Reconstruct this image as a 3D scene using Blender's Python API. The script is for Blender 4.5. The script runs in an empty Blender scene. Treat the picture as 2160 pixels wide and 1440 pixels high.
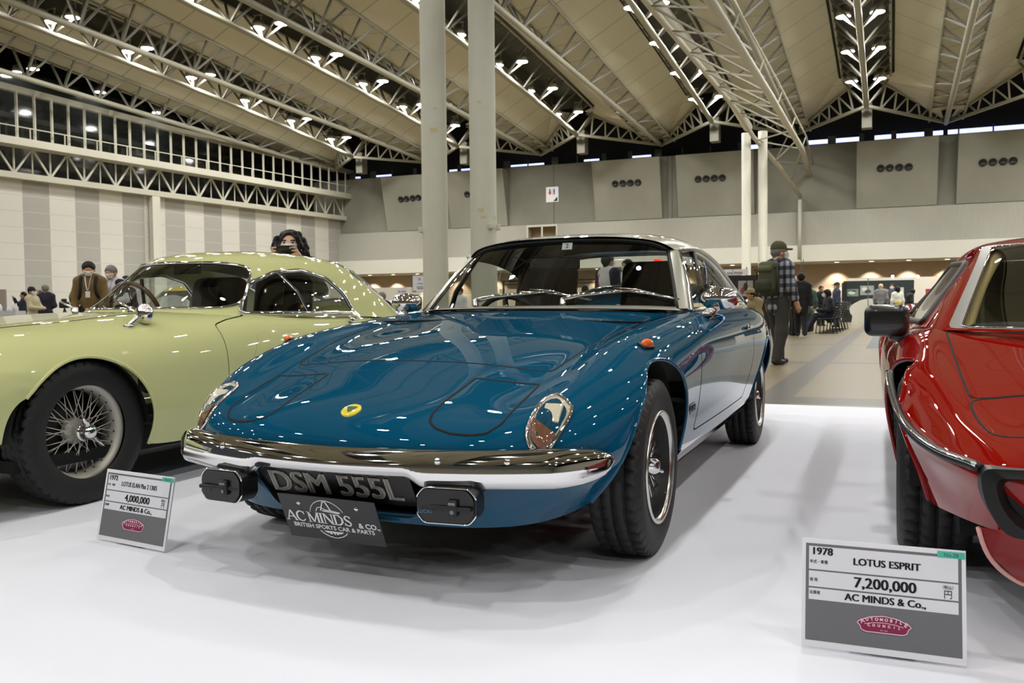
import bpy, math, random
import numpy as np
from mathutils import Vector, Matrix
from mathutils.bvhtree import BVHTree

random.seed(7)
SC = bpy.context.scene
COL = SC.collection
PI = math.pi

# ------------------------------------------------------------------ camera
CAM_F, CAM_PITCH, CAM_ROLL, CAM_H = 1796.4, 0.0377, -0.0109, 0.8044
cam_data = bpy.data.cameras.new('camera')
cam_data.sensor_width = 36.0
cam_data.lens = CAM_F / 2160 * 36.0
cam_data.clip_start, cam_data.clip_end = 0.05, 400
cam = bpy.data.objects.new('camera', cam_data)
COL.objects.link(cam)
_cp, _sp = math.cos(CAM_PITCH), math.sin(CAM_PITCH)
_r, _u, _f = Vector((1, 0, 0)), Vector((0, _sp, _cp)), Vector((0, _cp, -_sp))
_c, _s = math.cos(CAM_ROLL), math.sin(CAM_ROLL)
_r2, _u2 = _c * _r + _s * _u, -_s * _r + _c * _u
cam.matrix_world = Matrix(((_r2.x, _u2.x, -_f.x, 0), (_r2.y, _u2.y, -_f.y, 0), (_r2.z, _u2.z, -_f.z, CAM_H), (0, 0, 0, 1)))
SC.camera = cam
cam_data.dof.use_dof = True
cam_data.dof.focus_distance = 2.75
cam_data.dof.aperture_fstop = 9.0

# ------------------------------------------------------------------ world, exposure
wd = bpy.data.worlds.new('hall_ambient'); SC.world = wd; wd.use_nodes = True
wd.node_tree.nodes['Background'].inputs[0].default_value = (0.60, 0.63, 0.66, 1)
wd.node_tree.nodes['Background'].inputs[1].default_value = 0.08
SC.view_settings.view_transform = 'Standard'
SC.view_settings.look = 'None'
SC.view_settings.exposure = 0.0
SC.view_settings.gamma = 1.0
SC.view_settings.use_curve_mapping = False
SC.cycles.use_denoising = True
SC.cycles.max_bounces = 8
SC.cycles.transparent_max_bounces = 16
SC.cycles.sample_clamp_indirect = 6.0
SC.cycles.caustics_reflective = False
SC.cycles.caustics_refractive = False
LAMP_POWER = 390.0

# ------------------------------------------------------------------ hall axes: s runs along the roof ribs, l to the right of them
RA = 0.42
HS = Vector((math.sin(RA), math.cos(RA), 0)); HL = Vector((math.cos(RA), -math.sin(RA), 0))
def H(s, l, z=0.0): return HS * s + HL * l + Vector((0, 0, z))
WN = Vector((math.sin(0.365), math.cos(0.365), 0)); WT = Vector((math.cos(0.365), -math.sin(0.365), 0))
WALL_D = 59.79
def s_wall(l, off=0.0): return (WALL_D - off - l * HL.dot(WN)) / HS.dot(WN)
def at(px, py, depth=None, z=None):
    """world point seen at a photograph pixel, at a known depth or height"""
    d = _r2 * ((px - 1080) / CAM_F) - _u2 * ((py - 720) / CAM_F) + _f
    t = depth / d.y if depth is not None else (z - CAM_H) / d.z
    return Vector((0, 0, CAM_H)) + d * t
def on_wall(px, py, off=0.0):
    d = _r2 * ((px - 1080) / CAM_F) - _u2 * ((py - 720) / CAM_F) + _f
    return Vector((0, 0, CAM_H)) + d * ((WALL_D - off) / d.dot(WN))
def seen(p, m=60):
    d = p - Vector((0, 0, CAM_H)); w = d.dot(_f)
    if w < .1: return False
    x = 1080 + CAM_F * d.dot(_r2) / w; y = 720 - CAM_F * d.dot(_u2) / w
    return -m < x < 2160 + m and -m < y < 1440 + m

# ------------------------------------------------------------------ materials
MATS = {}
def srgb(r, g, b):
    f = lambda c: (c / 255 / 12.92) if c / 255 <= .04045 else ((c / 255 + .055) / 1.055) ** 2.4
    return (f(r), f(g), f(b), 1)
def mat(name, col=(128, 128, 128), rough=.5, metal=0.0, coat=0.0, emit=None, estr=0.0, spec=.5, noise=None, bump=None):
    if name in MATS: return MATS[name]
    m = bpy.data.materials.new(name); m.use_nodes = True; MATS[name] = m
    nt = m.node_tree; b = nt.nodes['Principled BSDF']
    b.inputs['Base Color'].default_value = srgb(*col)
    b.inputs['Roughness'].default_value = rough
    b.inputs['Metallic'].default_value = metal
    b.inputs['Specular IOR Level'].default_value = spec
    if coat:
        b.inputs['Coat Weight'].default_value = coat; b.inputs['Coat Roughness'].default_value = .015
    if emit:
        b.inputs['Emission Color'].default_value = srgb(*emit); b.inputs['Emission Strength'].default_value = estr
    if noise:      # (scale, amount): gentle mottling of the base colour
        tc = nt.nodes.new('ShaderNodeTexCoord'); n = nt.nodes.new('ShaderNodeTexNoise'); n.inputs['Scale'].default_value = noise[0]
        n.inputs['Detail'].default_value = 6
        r = nt.nodes.new('ShaderNodeValToRGB'); c = srgb(*col)
        r.color_ramp.elements[0].position = .3; r.color_ramp.elements[1].position = .7
        r.color_ramp.elements[0].color = tuple(max(0, x * (1 - noise[1])) for x in c[:3]) + (1,)
        r.color_ramp.elements[1].color = tuple(min(1, x * (1 + noise[1])) for x in c[:3]) + (1,)
        nt.links.new(tc.outputs['Object'], n.inputs['Vector']); nt.links.new(n.outputs['Fac'], r.inputs['Fac']); nt.links.new(r.outputs['Color'], b.inputs['Base Color'])
    if bump:       # (scale, strength)
        tc = nt.nodes.new('ShaderNodeTexCoord'); n = nt.nodes.new('ShaderNodeTexNoise'); n.inputs['Scale'].default_value = bump[0]
        bn = nt.nodes.new('ShaderNodeBump'); bn.inputs['Strength'].default_value = bump[1]; bn.inputs['Distance'].default_value = .01
        nt.links.new(tc.outputs['Object'], n.inputs['Vector']); nt.links.new(n.outputs['Fac'], bn.inputs['Height']); nt.links.new(bn.outputs['Normal'], b.inputs['Normal'])
    return m
def glass(name, tint=(.82, .86, .84), refl=1.0):
    if name in MATS: return MATS[name]
    m = bpy.data.materials.new(name); m.use_nodes = True; MATS[name] = m
    nt = m.node_tree; nt.nodes.clear()
    o = nt.nodes.new('ShaderNodeOutputMaterial'); mx = nt.nodes.new('ShaderNodeMixShader')
    t = nt.nodes.new('ShaderNodeBsdfTransparent'); t.inputs[0].default_value = tint + (1,)
    g = nt.nodes.new('ShaderNodeBsdfGlossy'); g.inputs['Roughness'].default_value = .01
    g.inputs['Color'].default_value = (refl, refl, refl, 1)
    ge = nt.nodes.new('ShaderNodeNewGeometry'); dt = nt.nodes.new('ShaderNodeVectorMath'); dt.operation = 'DOT_PRODUCT'
    nt.links.new(ge.outputs['Incoming'], dt.inputs[0]); nt.links.new(ge.outputs['Normal'], dt.inputs[1])
    def mth(op, a, b_):
        n = nt.nodes.new('ShaderNodeMath'); n.operation = op
        for i, q in enumerate((a, b_)):
            if q is None: continue
            if isinstance(q, (int, float)): n.inputs[i].default_value = q
            else: nt.links.new(q, n.inputs[i])
        return n.outputs[0]
    fr = mth('ADD', mth('MULTIPLY', mth('POWER', mth('SUBTRACT', 1.0, mth('ABSOLUTE', dt.outputs['Value'], None)), 5.0), .90), .06)
    nt.links.new(fr, mx.inputs[0]); nt.links.new(t.outputs[0], mx.inputs[1]); nt.links.new(g.outputs[0], mx.inputs[2]); nt.links.new(mx.outputs[0], o.inputs[0])
    return m
def nodes_of(m): return m.node_tree, m.node_tree.nodes['Principled BSDF']

# ------------------------------------------------------------------ mesh building
class MB:
    def __init__(s): s.v = []; s.f = []
    def add(s, V, F):
        o = len(s.v); s.v += [tuple(map(float, p)) for p in V]; s.f += [tuple(i + o for i in f) for f in F]; return s
    def box(s, c, d, R=None, taper=1.0):
        x, y, z = d[0] / 2, d[1] / 2, d[2] / 2
        P = [Vector((sx * x * (taper if sz > 0 else 1), sy * y * (taper if sz > 0 else 1), sz * z)) for sz in (-1, 1) for sy in (-1, 1) for sx in (-1, 1)]
        if R is not None: P = [R @ p for p in P]
        c = Vector(c)
        return s.add([p + c for p in P], [(0, 2, 3, 1), (4, 5, 7, 6), (0, 1, 5, 4), (2, 6, 7, 3), (0, 4, 6, 2), (1, 3, 7, 5)])
    def tube(s, pts, r, n=8, caps=True, closed=False, flat=1.0):
        pts = [Vector(p) for p in pts]; k = len(pts)
        rr = r if hasattr(r, '__len__') else [r] * k
        V = []; prev = None
        for i, p in enumerate(pts):
            a = pts[(i - 1) % k] if (closed or i > 0) else p; b = pts[(i + 1) % k] if (closed or i < k - 1) else p
            t = (b - a).normalized() if (b - a).length > 1e-9 else Vector((0, 0, 1))
            if prev is None:
                u = t.cross(Vector((0, 0, 1)))
                if u.length < .05: u = t.cross(Vector((1, 0, 0)))
            else:
                u = prev - t * prev.dot(t)
            u.normalize(); prev = u; w = t.cross(u)
            for j in range(n):
                an = 2 * PI * j / n
                V.append(p + (u * math.cos(an) + w * math.sin(an) * flat) * rr[i])
        F = []
        for i in range(k if closed else k - 1):
            for j in range(n):
                a = i * n + j; b = i * n + (j + 1) % n; c = ((i + 1) % k) * n + (j + 1) % n; d = ((i + 1) % k) * n + j
                F.append((a, b, c, d))
        if caps and not closed:
            F.append(tuple(range(n - 1, -1, -1))); F.append(tuple((k - 1) * n + j for j in range(n)))
        return s.add(V, F)
    def bar(s, a, b, w, h=None):
        a, b = Vector(a), Vector(b); h = h or w; d = b - a; L = d.length
        if L < 1e-6: return s
        R = d.to_track_quat('X', 'Z').to_matrix()
        return s.box((a + b) / 2, (L, w, h), R)
    def lathe(s, prof, n=32, M=None, closed=False):
        """profile [(radius, height)] turned about Z, then M"""
        k = len(prof); V = []
        for i in range(n):
            a = 2 * PI * i / n
            for r, h in prof: V.append(Vector((r * math.cos(a), r * math.sin(a), h)))
        if M is not None: V = [M @ p for p in V]
        F = []
        for i in range(n):
            for j in range(k if closed else k - 1):
                a = i * k + j; b = ((i + 1) % n) * k + j; jj = (j + 1) % k
                F.append((a, b, ((i + 1) % n) * k + jj, i * k + jj))
        return s.add(V, F)
    def grid(s, P, flip=False):
        R, C = len(P), len(P[0]); V = [q for row in P for q in row]
        F = [(r * C + c, r * C + c + 1, (r + 1) * C + c + 1, (r + 1) * C + c) for r in range(R - 1) for c in range(C - 1)]
        if flip: F = [f[::-1] for f in F]
        return s.add(V, F)
    def prism(s, poly, z0, z1, M=None):
        n = len(poly); V = [Vector((p[0], p[1], z0)) for p in poly] + [Vector((p[0], p[1], z1)) for p in poly]
        if M is not None: V = [M @ p for p in V]
        F = [tuple(range(n))[::-1], tuple(range(n, 2 * n))] + [(i, (i + 1) % n, n + (i + 1) % n, n + i) for i in range(n)]
        return s.add(V, F)
    def ball(s, c, r, n=16, m=10, R=None):
        r = r if hasattr(r, '__len__') else (r, r, r); V = []; F = []
        for i in range(m + 1):
            th = PI * i / m
            for j in range(n):
                ph = 2 * PI * j / n
                p = Vector((r[0] * math.sin(th) * math.cos(ph), r[1] * math.sin(th) * math.sin(ph), r[2] * math.cos(th)))
                V.append((R @ p if R is not None else p) + Vector(c))
        for i in range(m):
            for j in range(n): F.append((i * n + j, (i + 1) * n + j, (i + 1) * n + (j + 1) % n, i * n + (j + 1) % n))
        return s.add(V, F)
    def rbox(s, c, d, r, R=None, k=3):
        """box with rounded edges: a cube grid pulled to a rounded shell"""
        hx, hy, hz = d[0] / 2, d[1] / 2, d[2] / 2; r = min(r, hx, hy, hz)
        def samples(h):
            inner = h - r; a = [-inner - r * math.sin(PI / 4 * (k - i) / k) / math.sin(PI / 4) if r > 0 else -h for i in range(k)]
            return a + [-inner, inner] + [-x for x in reversed(a)]
        V = []; F = []; key = {}
        ax = [samples(hx), samples(hy), samples(hz)]; H_ = (hx, hy, hz)
        def vid(p):
            q = Vector(p); inner = Vector([max(-(H_[i] - r), min(H_[i] - r, q[i])) for i in range(3)])
            e = q - inner
            if e.length > 1e-9: q = inner + e.normalized() * r
            kx = (round(q.x, 6), round(q.y, 6), round(q.z, 6))
            if kx not in key: key[kx] = len(V); V.append(q)
            return key[kx]
        for a in range(3):
            b, c2 = (a + 1) % 3, (a + 2) % 3
            for sg in (-1, 1):
                for i in range(len(ax[b]) - 1):
                    for j in range(len(ax[c2]) - 1):
                        q = []
                        for (ii, jj) in ((i, j), (i + 1, j), (i + 1, j + 1), (i, j + 1)):
                            p = [0, 0, 0]; p[a] = sg * H_[a]; p[b] = ax[b][ii]; p[c2] = ax[c2][jj]; q.append(vid(p))
                        q = list(dict.fromkeys(q))
                        if len(q) > 2: F.append(tuple(q if sg > 0 else q[::-1]))
        if R is not None: V = [R @ p for p in V]
        c = Vector(c)
        return s.add([p + c for p in V], F)
    def xform(s, M): s.v = [tuple(M @ Vector(p)) for p in s.v]; return s
    def mirror(s): return MB().add([(-x, y, z) for x, y, z in s.v], [f[::-1] for f in s.f])
    def join(s, o): return s.add(o.v, o.f)

def link_mesh(name, me, m=None, parent=None):
    o = bpy.data.objects.new(name, me); COL.objects.link(o)
    if m is not None: me.materials.append(m)
    if parent is not None: o.parent = parent
    return o
def obj(name, mb, m=None, parent=None, smooth=True, angle=None):
    me = bpy.data.meshes.new(name); me.from_pydata(mb.v, [], mb.f); me.validate(); me.update()
    o = link_mesh(name, me, m, parent)
    if smooth:
        me.polygons.foreach_set('use_smooth', [True] * len(me.polygons))
        if angle: me.set_sharp_from_angle(angle=math.radians(angle))
    return o
def thing(name, label, cat, loc=(0, 0, 0), rz=0.0, group=None, kind=None):
    o = bpy.data.objects.new(name, None); COL.objects.link(o); o.empty_display_size = .1
    o.location = loc; o.rotation_euler = (0, 0, rz)
    return tag(o, label, cat, group, kind)
def tag(o, label=None, cat=None, group=None, kind=None):
    if label: o['label'] = label
    if cat: o['category'] = cat
    if group: o['group'] = group
    if kind: o['kind'] = kind
    return o
def struct(name, mb, m, parent=None, smooth=False, label=None):
    o = obj(name, mb, m, parent, smooth)
    if parent is None: o['kind'] = 'structure'
    if label: o['label'] = label
    return o
def copy_tree(o, parent=None):
    c = o.copy(); COL.objects.link(c)
    if parent is not None: c.parent = parent
    for ch in o.children: copy_tree(ch, c)
    return c
def text_mb(body, size, depth=.0008, bold=0.0, align='CENTER', sx=1.0, shear=0.0, spacing=1.0, heavy=0.0):
    """lettering as a mesh in the XY plane, facing +Z"""
    cu = bpy.data.curves.new('lettering', 'FONT'); cu.body = body; cu.size = size; cu.extrude = depth; cu.offset = bold
    cu.align_x = align; cu.align_y = 'CENTER'; cu.shear = shear; cu.space_character = spacing; cu.resolution_u = 3
    o = bpy.data.objects.new('lettering', cu); COL.objects.link(o)
    dg = bpy.context.evaluated_depsgraph_get(); me = bpy.data.meshes.new_from_object(o.evaluated_get(dg))
    mb = MB().add([(v.co.x * sx, v.co.y, v.co.z) for v in me.vertices], [tuple(p.vertices) for p in me.polygons])
    if heavy:
        k = len(mb.v); V0 = list(mb.v); F0 = list(mb.f)
        for dx in (-heavy, heavy): mb.add([(x + dx, y, z) for x, y, z in V0], F0)
    bpy.data.objects.remove(o); bpy.data.curves.remove(cu); bpy.data.meshes.remove(me)
    return mb
def frame_m(o, x, y):
    """matrix whose X,Y axes are the given directions and origin o"""
    x = Vector(x).normalized(); y = Vector(y); y = (y - x * y.dot(x)).normalized(); z = x.cross(y); o = Vector(o)
    return Matrix(((x.x, y.x, z.x, o.x), (x.y, y.y, z.y, o.y), (x.z, y.z, z.z, o.z), (0, 0, 0, 1)))

# ------------------------------------------------------------------ smooth surfaces
def ncs(t, P, tq):
    """natural cubic spline through P (n,k) at knots t, evaluated at tq"""
    n = len(t); h = np.diff(t); A = np.zeros((n, n)); B = np.zeros((n, P.shape[1])); A[0, 0] = A[-1, -1] = 1
    for i in range(1, n - 1):
        A[i, i - 1] = h[i - 1]; A[i, i] = 2 * (h[i - 1] + h[i]); A[i, i + 1] = h[i]
        B[i] = 3 * ((P[i + 1] - P[i]) / h[i] - (P[i] - P[i - 1]) / h[i - 1])
    c = np.linalg.solve(A, B); b = np.diff(P, axis=0) / h[:, None] - h[:, None] * (2 * c[:-1] + c[1:]) / 3; d = np.diff(c, axis=0) / (3 * h[:, None])
    i = np.clip(np.searchsorted(t, tq, side='right') - 1, 0, n - 2); u = (tq - t[i])[:, None]
    return P[i] + b[i] * u + c[i] * u ** 2 + d[i] * u ** 3
def curve(pts, n):
    P = np.array(pts, float); t = np.r_[0, np.cumsum(np.sqrt(np.linalg.norm(np.diff(P, axis=0), axis=1)))]
    t2 = np.r_[0, np.cumsum(np.linalg.norm(np.diff(P, axis=0), axis=1))]
    return ncs(t2, P, np.linspace(0, t2[-1], n))
def knots(N, axis):
    d = np.linalg.norm(np.diff(N, axis=axis), axis=2); m = d.mean(axis=1 - axis); return np.r_[0, np.cumsum(m)]
def loft(net, nr, nc):
    N = np.array(net, float); R, C, _ = N.shape
    tr = knots(N, 0); tq = np.interp(np.linspace(0, R - 1, nr), np.arange(R), tr)
    A = ncs(tr, N.reshape(R, -1), tq).reshape(nr, C, 3)
    tc = knots(A, 1); cq = np.interp(np.linspace(0, C - 1, nc), np.arange(C), tc)
    return np.transpose(ncs(tc, np.transpose(A, (1, 0, 2)).reshape(C, -1), cq).reshape(nc, nr, 3), (1, 0, 2))
def sym(net):
    N = np.array(net, float); Mr = N[:, :0:-1].copy(); Mr[..., 0] *= -1
    return np.concatenate([Mr, N], axis=1)
def clip(mb, fn):
    """keep the part of a mesh where fn(points) >= 0; cut edges are shared and exact"""
    V = np.array(mb.v); g = fn(V); out = []; new = {}; VV = [tuple(p) for p in V]; bd = []
    def cutv(a, b):
        k = (min(a, b), max(a, b))
        if k not in new:
            lo, hi = V[k[0]], V[k[1]]; t = g[k[0]] / (g[k[0]] - g[k[1]])
            for _ in range(4):
                p = lo + (hi - lo) * t; e = fn(p[None])[0]; d = g[k[1]] - g[k[0]]
                t = min(1, max(0, t - e / d))
            new[k] = len(VV); VV.append(tuple(lo + (hi - lo) * t))
        return new[k]
    for f in mb.f:
        ins = [g[i] >= 0 for i in f]
        if all(ins): out.append(f); continue
        if not any(ins): continue
        q = []; cs = []
        for i in range(len(f)):
            a, b = f[i], f[(i + 1) % len(f)]
            if g[a] >= 0: q.append(a)
            if (g[a] >= 0) != (g[b] >= 0):
                c = cutv(a, b); q.append(c); cs.append(c)
        if len(q) > 2: out.append(tuple(q))
        if len(cs) == 2: bd.append(tuple(cs))
    used = sorted({i for f in out for i in f}); mp = {o: n for n, o in enumerate(used)}
    r = MB(); r.v = [VV[i] for i in used]; r.f = [tuple(mp[i] for i in f) for f in out]
    r.border = [(Vector(VV[a]), Vector(VV[b])) for a, b in bd]
    return r
def chains(border):
    """ordered polylines from loose border segments"""
    key = lambda p: (round(p.x, 5), round(p.y, 5), round(p.z, 5)); adj = {}; pos = {}
    for a, b in border:
        ka, kb = key(a), key(b)
        if ka == kb: continue
        pos[ka] = a; pos[kb] = b; adj.setdefault(ka, set()).add(kb); adj.setdefault(kb, set()).add(ka)
    res = []; seen_ = set()
    for st in sorted(adj, key=lambda k: len(adj[k])):
        if st in seen_: continue
        ch = [st]; seen_.add(st); cur = st
        while True:
            nx = [k for k in adj[cur] if k not in seen_]
            if not nx: break
            cur = nx[0]; seen_.add(cur); ch.append(cur)
        closed = len(ch) > 2 and ch[0] in adj[ch[-1]]
        res.append(([pos[k] for k in ch], closed))
    return res
def poly_sd(poly):
    """signed distance (positive inside) to a closed 2-D polygon, for clip()"""
    P = np.array(poly, float); Q = np.roll(P, -1, axis=0)
    def f(X):
        d = np.full(len(X), 1e9); ins = np.zeros(len(X), bool)
        for a, b in zip(P, Q):
            ab = b - a; t = np.clip(((X - a) @ ab) / max(ab @ ab, 1e-12), 0, 1); d = np.minimum(d, np.linalg.norm(X - a - t[:, None] * ab, axis=1))
            c = (a[1] > X[:, 1]) != (b[1] > X[:, 1]); xi = a[0] + (X[:, 1] - a[1]) * (b[0] - a[0]) / np.where(b[1] == a[1], 1e-12, b[1] - a[1])
            ins ^= c & (X[:, 0] < xi)
        return np.where(ins, d, -d)
    return f
def rounded(poly, r, n=4):
    out = []; k = len(poly)
    for i in range(k):
        p, a, b = Vector(poly[i]), Vector(poly[i - 1]), Vector(poly[(i + 1) % k])
        u = (a - p); v = (b - p); rr = min(r, u.length * .45, v.length * .45); A = p + u.normalized() * rr; B = p + v.normalized() * rr
        for j in range(n + 1):
            t = j / n; out.append((A * (1 - t) ** 2 + p * 2 * t * (1 - t) + B * t * t).to_tuple())
    return out
class Skin:
    """ray casting on a body shell, in its own coordinates"""
    def __init__(s, mb): s.t = BVHTree.FromPolygons([Vector(p) for p in mb.v], mb.f)
    def cast(s, o, d):
        h = s.t.ray_cast(Vector(o), Vector(d).normalized()); return (h[0], h[1]) if h[0] is not None else (None, None)
    def down(s, x, y): return s.cast((x, y, 3), (0, 0, -1))[0]
    def left(s, y, z, sg=1): return s.cast((3 * sg, y, z), (-sg, 0, 0))[0]
    def back(s, x, z): return s.cast((x, -4, z), (0, 1, 0))[0]

# ------------------------------------------------------------------ soft solids: smooth unions of tapered capsules, meshed by surface nets
def caps_mesh(caps, vox, k=.03, cut=None):
    """caps: (p0, p1, r0, r1[, k]) ; returns MB"""
    A = np.array([c[0] for c in caps], float); B = np.array([c[1] for c in caps], float); R = max(max(c[2], c[3]) for c in caps)
    pad = R + 3 * vox; lo = np.minimum(A.min(0), B.min(0)) - pad; hi = np.maximum(A.max(0), B.max(0)) + pad
    n = np.ceil((hi - lo) / vox).astype(int) + 1; D = np.full(n, 1e3, np.float32)
    ax = [lo[i] + vox * np.arange(n[i]) for i in range(3)]
    for c in caps:
        a, b, r0, r1 = np.array(c[0], float), np.array(c[1], float), c[2], c[3]; kk = c[4] if len(c) > 4 else k
        m = max(r0, r1) + kk * 2 + 2 * vox; l = np.clip(((np.minimum(a, b) - m - lo) / vox).astype(int), 0, n - 1); h = np.clip(np.ceil((np.maximum(a, b) + m - lo) / vox).astype(int) + 1, 1, n)
        X = np.stack(np.meshgrid(*[ax[i][l[i]:h[i]] for i in range(3)], indexing='ij'), -1)
        ab = b - a; t = np.clip(((X - a) @ ab) / max(ab @ ab, 1e-9), 0, 1)
        d = (np.linalg.norm(X - a - t[..., None] * ab, axis=-1) - (r0 + (r1 - r0) * t)).astype(np.float32)
        s = D[l[0]:h[0], l[1]:h[1], l[2]:h[2]]
        if kk > 0:
            hh = np.maximum(kk - np.abs(s - d), 0) / kk; s[...] = np.minimum(s, d) - hh * hh * kk / 4
        else: s[...] = np.minimum(s, d)
    if cut is not None:
        X = np.stack(np.meshgrid(*ax, indexing='ij'), -1); D = np.maximum(D, cut(X).astype(np.float32))
    return nets(D, lo, vox)
def nets(D, lo, vox):
    ins = D < 0; n = D.shape
    c = [D[dx:n[0] - 1 + dx, dy:n[1] - 1 + dy, dz:n[2] - 1 + dz] for dx in (0, 1) for dy in (0, 1) for dz in (0, 1)]
    off = [(dx, dy, dz) for dx in (0, 1) for dy in (0, 1) for dz in (0, 1)]
    cnt = sum((q < 0).astype(int) for q in c); act = (cnt > 0) & (cnt < 8)
    idx = np.full(act.shape, -1); ij = np.argwhere(act); idx[act] = np.arange(len(ij))
    vals = np.stack([q[act] for q in c], 1); S = np.zeros((len(ij), 3)); N = np.zeros(len(ij))
    for a in range(8):
        for b in range(a + 1, 8):
            if sum(abs(off[a][i] - off[b][i]) for i in range(3)) != 1: continue
            va, vb = vals[:, a], vals[:, b]; m = (va < 0) != (vb < 0); t = np.where(m, va / np.where(m, va - vb, 1), 0)
            p = np.array(off[a]) + t[:, None] * (np.array(off[b]) - np.array(off[a])); S += p * m[:, None]; N += m
    V = lo + vox * (ij + S / np.maximum(N, 1)[:, None]); F = []
    for a in range(3):
        b, c2 = (a + 1) % 3, (a + 2) % 3
        sl0 = [slice(None)] * 3; sl1 = [slice(None)] * 3; sl0[a] = slice(0, -1); sl1[a] = slice(1, None)
        ch = ins[tuple(sl0)] != ins[tuple(sl1)]; e = np.argwhere(ch); first = ins[tuple(sl0)][ch]
        for (p, fi) in zip(e, first):
            if p[b] < 1 or p[c2] < 1: continue
            q = []
            for (ob, oc) in ((0, 0), (-1, 0), (-1, -1), (0, -1)):
                r = p.copy(); r[b] += ob; r[c2] += oc
                if (r < 0).any() or (r >= np.array(act.shape)).any(): q = None; break
                q.append(idx[tuple(r)])
            if q and min(q) >= 0: F.append(tuple(q[::-1] if not fi else q))
    return MB().add(V, F)
# ================================================================== the hall
M_conc = mat('raw_concrete', (118, 117, 106), .85, noise=(.35, .16))
M_conc_panel = mat('concrete_panel', (133, 132, 121), .8, noise=(.5, .08))
M_fascia = mat('pale_fascia', (194, 193, 182), .6)
M_steel = mat('painted_steel', (140, 138, 124), .5)
M_strut = mat('olive_grey_struts', (94, 92, 80), .55)
M_steel_w = mat('white_painted_steel', (176, 174, 160), .5)
M_dark = mat('black_void', (14, 15, 14), .9)
M_black = mat('black_plastic', (14, 14, 15), .35)
M_housing = mat('lamp_housing', (150, 148, 140), .35, .6)
M_lens = mat('lamp_lens', (255, 255, 255), .4, emit=(255, 252, 246), estr=LAMP_POWER)

# floor: polished concrete slabs with darker bands (local x = l, local y = s)
M_floor = mat('polished_concrete', (128, 117, 92), .30, noise=(.6, .06))
nt, b = nodes_of(M_floor)
ramp_out = b.inputs['Base Color'].links[0].from_socket
tc = nt.nodes.new('ShaderNodeTexCoord'); sx = nt.nodes.new('ShaderNodeSeparateXYZ'); nt.links.new(tc.outputs['Object'], sx.inputs[0])
def band(sock, centre, half, period=None):
    src = sock
    if period:
        w = nt.nodes.new('ShaderNodeMath'); w.operation = 'WRAP'; w.inputs[1].default_value = -period / 2 + centre; w.inputs[2].default_value = period / 2 + centre
        nt.links.new(src, w.inputs[0]); src = w.outputs[0]
    a = nt.nodes.new('ShaderNodeMath'); a.operation = 'COMPARE'; a.inputs[1].default_value = centre; a.inputs[2].default_value = half
    nt.links.new(src, a.inputs[0]); return a.outputs[0]
def vmax(p, q):
    a = nt.nodes.new('ShaderNodeMath'); a.operation = 'MAXIMUM'; nt.links.new(p, a.inputs[0]); nt.links.new(q, a.inputs[1]); return a.outputs[0]
bands = vmax(vmax(band(sx.outputs[0], -.96, .15, 6.0), band(sx.outputs[1], 7.75, .28)), band(sx.outputs[1], 13.0, .16, 6.0))
mx = nt.nodes.new('ShaderNodeMix'); mx.data_type = 'RGBA'; nt.links.new(bands, mx.inputs[0]); nt.links.new(ramp_out, mx.inputs[6])
mx.inputs[7].default_value = srgb(88, 86, 80); nt.links.new(mx.outputs[2], b.inputs['Base Color'])
fl = struct('floor', MB().box((0, 20, -.06), (130, 120, .1)), M_floor); fl.rotation_euler = (0, 0, -RA)

# white stage carpet and the grey aisle carpet
M_white = mat('white_carpet', (228, 231, 242), .9, bump=(260, .12))
cp = obj('stage_carpet', MB().box((-2.0, 1.63, -.005), (17, 11.28, .010)), M_white, smooth=False); cp.rotation_euler = (0, 0, -RA)
tag(cp, 'white carpet laid as the stage under the three sports cars', 'carpet')
M_aisle = mat('grey_aisle_carpet', (126, 132, 134), .95)
ac = obj('aisle_carpet', MB().box((4.2, 28.75, -.0095), (9.3, 22.5, .003)), M_aisle, smooth=False); ac.rotation_euler = (0, 0, -RA)
tag(ac, 'grey carpet strip on the concrete floor beyond the black seats', 'carpet')

# ---------------------------------------------------------------- back wall
U0 = on_wall(1850, 548)
def wall_pt(u, z, off=0.0): p = U0 + WT * u - WN * off; return Vector((p.x, p.y, z))
def u_of(px, py): return (on_wall(px, py) - U0).dot(WT)
UA, UB = -43.0, 45.0
def wall_slab(mb, u0, u1, z0, z1, off, th): return mb.box((wall_pt((u0 + u1) / 2, (z0 + z1) / 2, off - th / 2)), (u1 - u0, th, z1 - z0), Matrix.Rotation(-.365, 3, 'Z'))
wb = MB(); wall_slab(wb, UA, UB, 6.9, 11.35, 0, .4)
struct('wall_back', wb, M_conc)
M_brown = mat('recess_wall', (156, 144, 128), .8, noise=(1.2, .05))
wall_lo = MB(); wall_slab(wall_lo, UA, UB, -.05, 6.9, -2.4, .3)
struct('wall_recess', wall_lo, M_brown)
dado = MB(); wall_slab(dado, UA, UB, -.05, 2.05, -2.3, .1)
struct('trim_1', dado, mat('dado_panel', (188, 182, 166), .7))
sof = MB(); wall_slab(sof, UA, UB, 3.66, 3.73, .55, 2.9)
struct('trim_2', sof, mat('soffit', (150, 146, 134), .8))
fas = MB(); wall_slab(fas, UA, UB, 3.72, 4.8, .62, .3)
struct('trim_3', fas, M_fascia)
M_corr = mat('corrugated_band', (157, 156, 146), .7)
nt, b = nodes_of(M_corr); tc = nt.nodes.new('ShaderNodeTexCoord'); wv = nt.nodes.new('ShaderNodeTexWave'); wv.inputs['Scale'].default_value = 3.5; wv.wave_profile = 'SIN'
bn = nt.nodes.new('ShaderNodeBump'); bn.inputs['Strength'].default_value = .6; bn.inputs['Distance'].default_value = .03
nt.links.new(tc.outputs['Object'], wv.inputs['Vector']); nt.links.new(wv.outputs['Fac'], bn.inputs['Height']); nt.links.new(bn.outputs['Normal'], b.inputs['Normal'])
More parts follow.
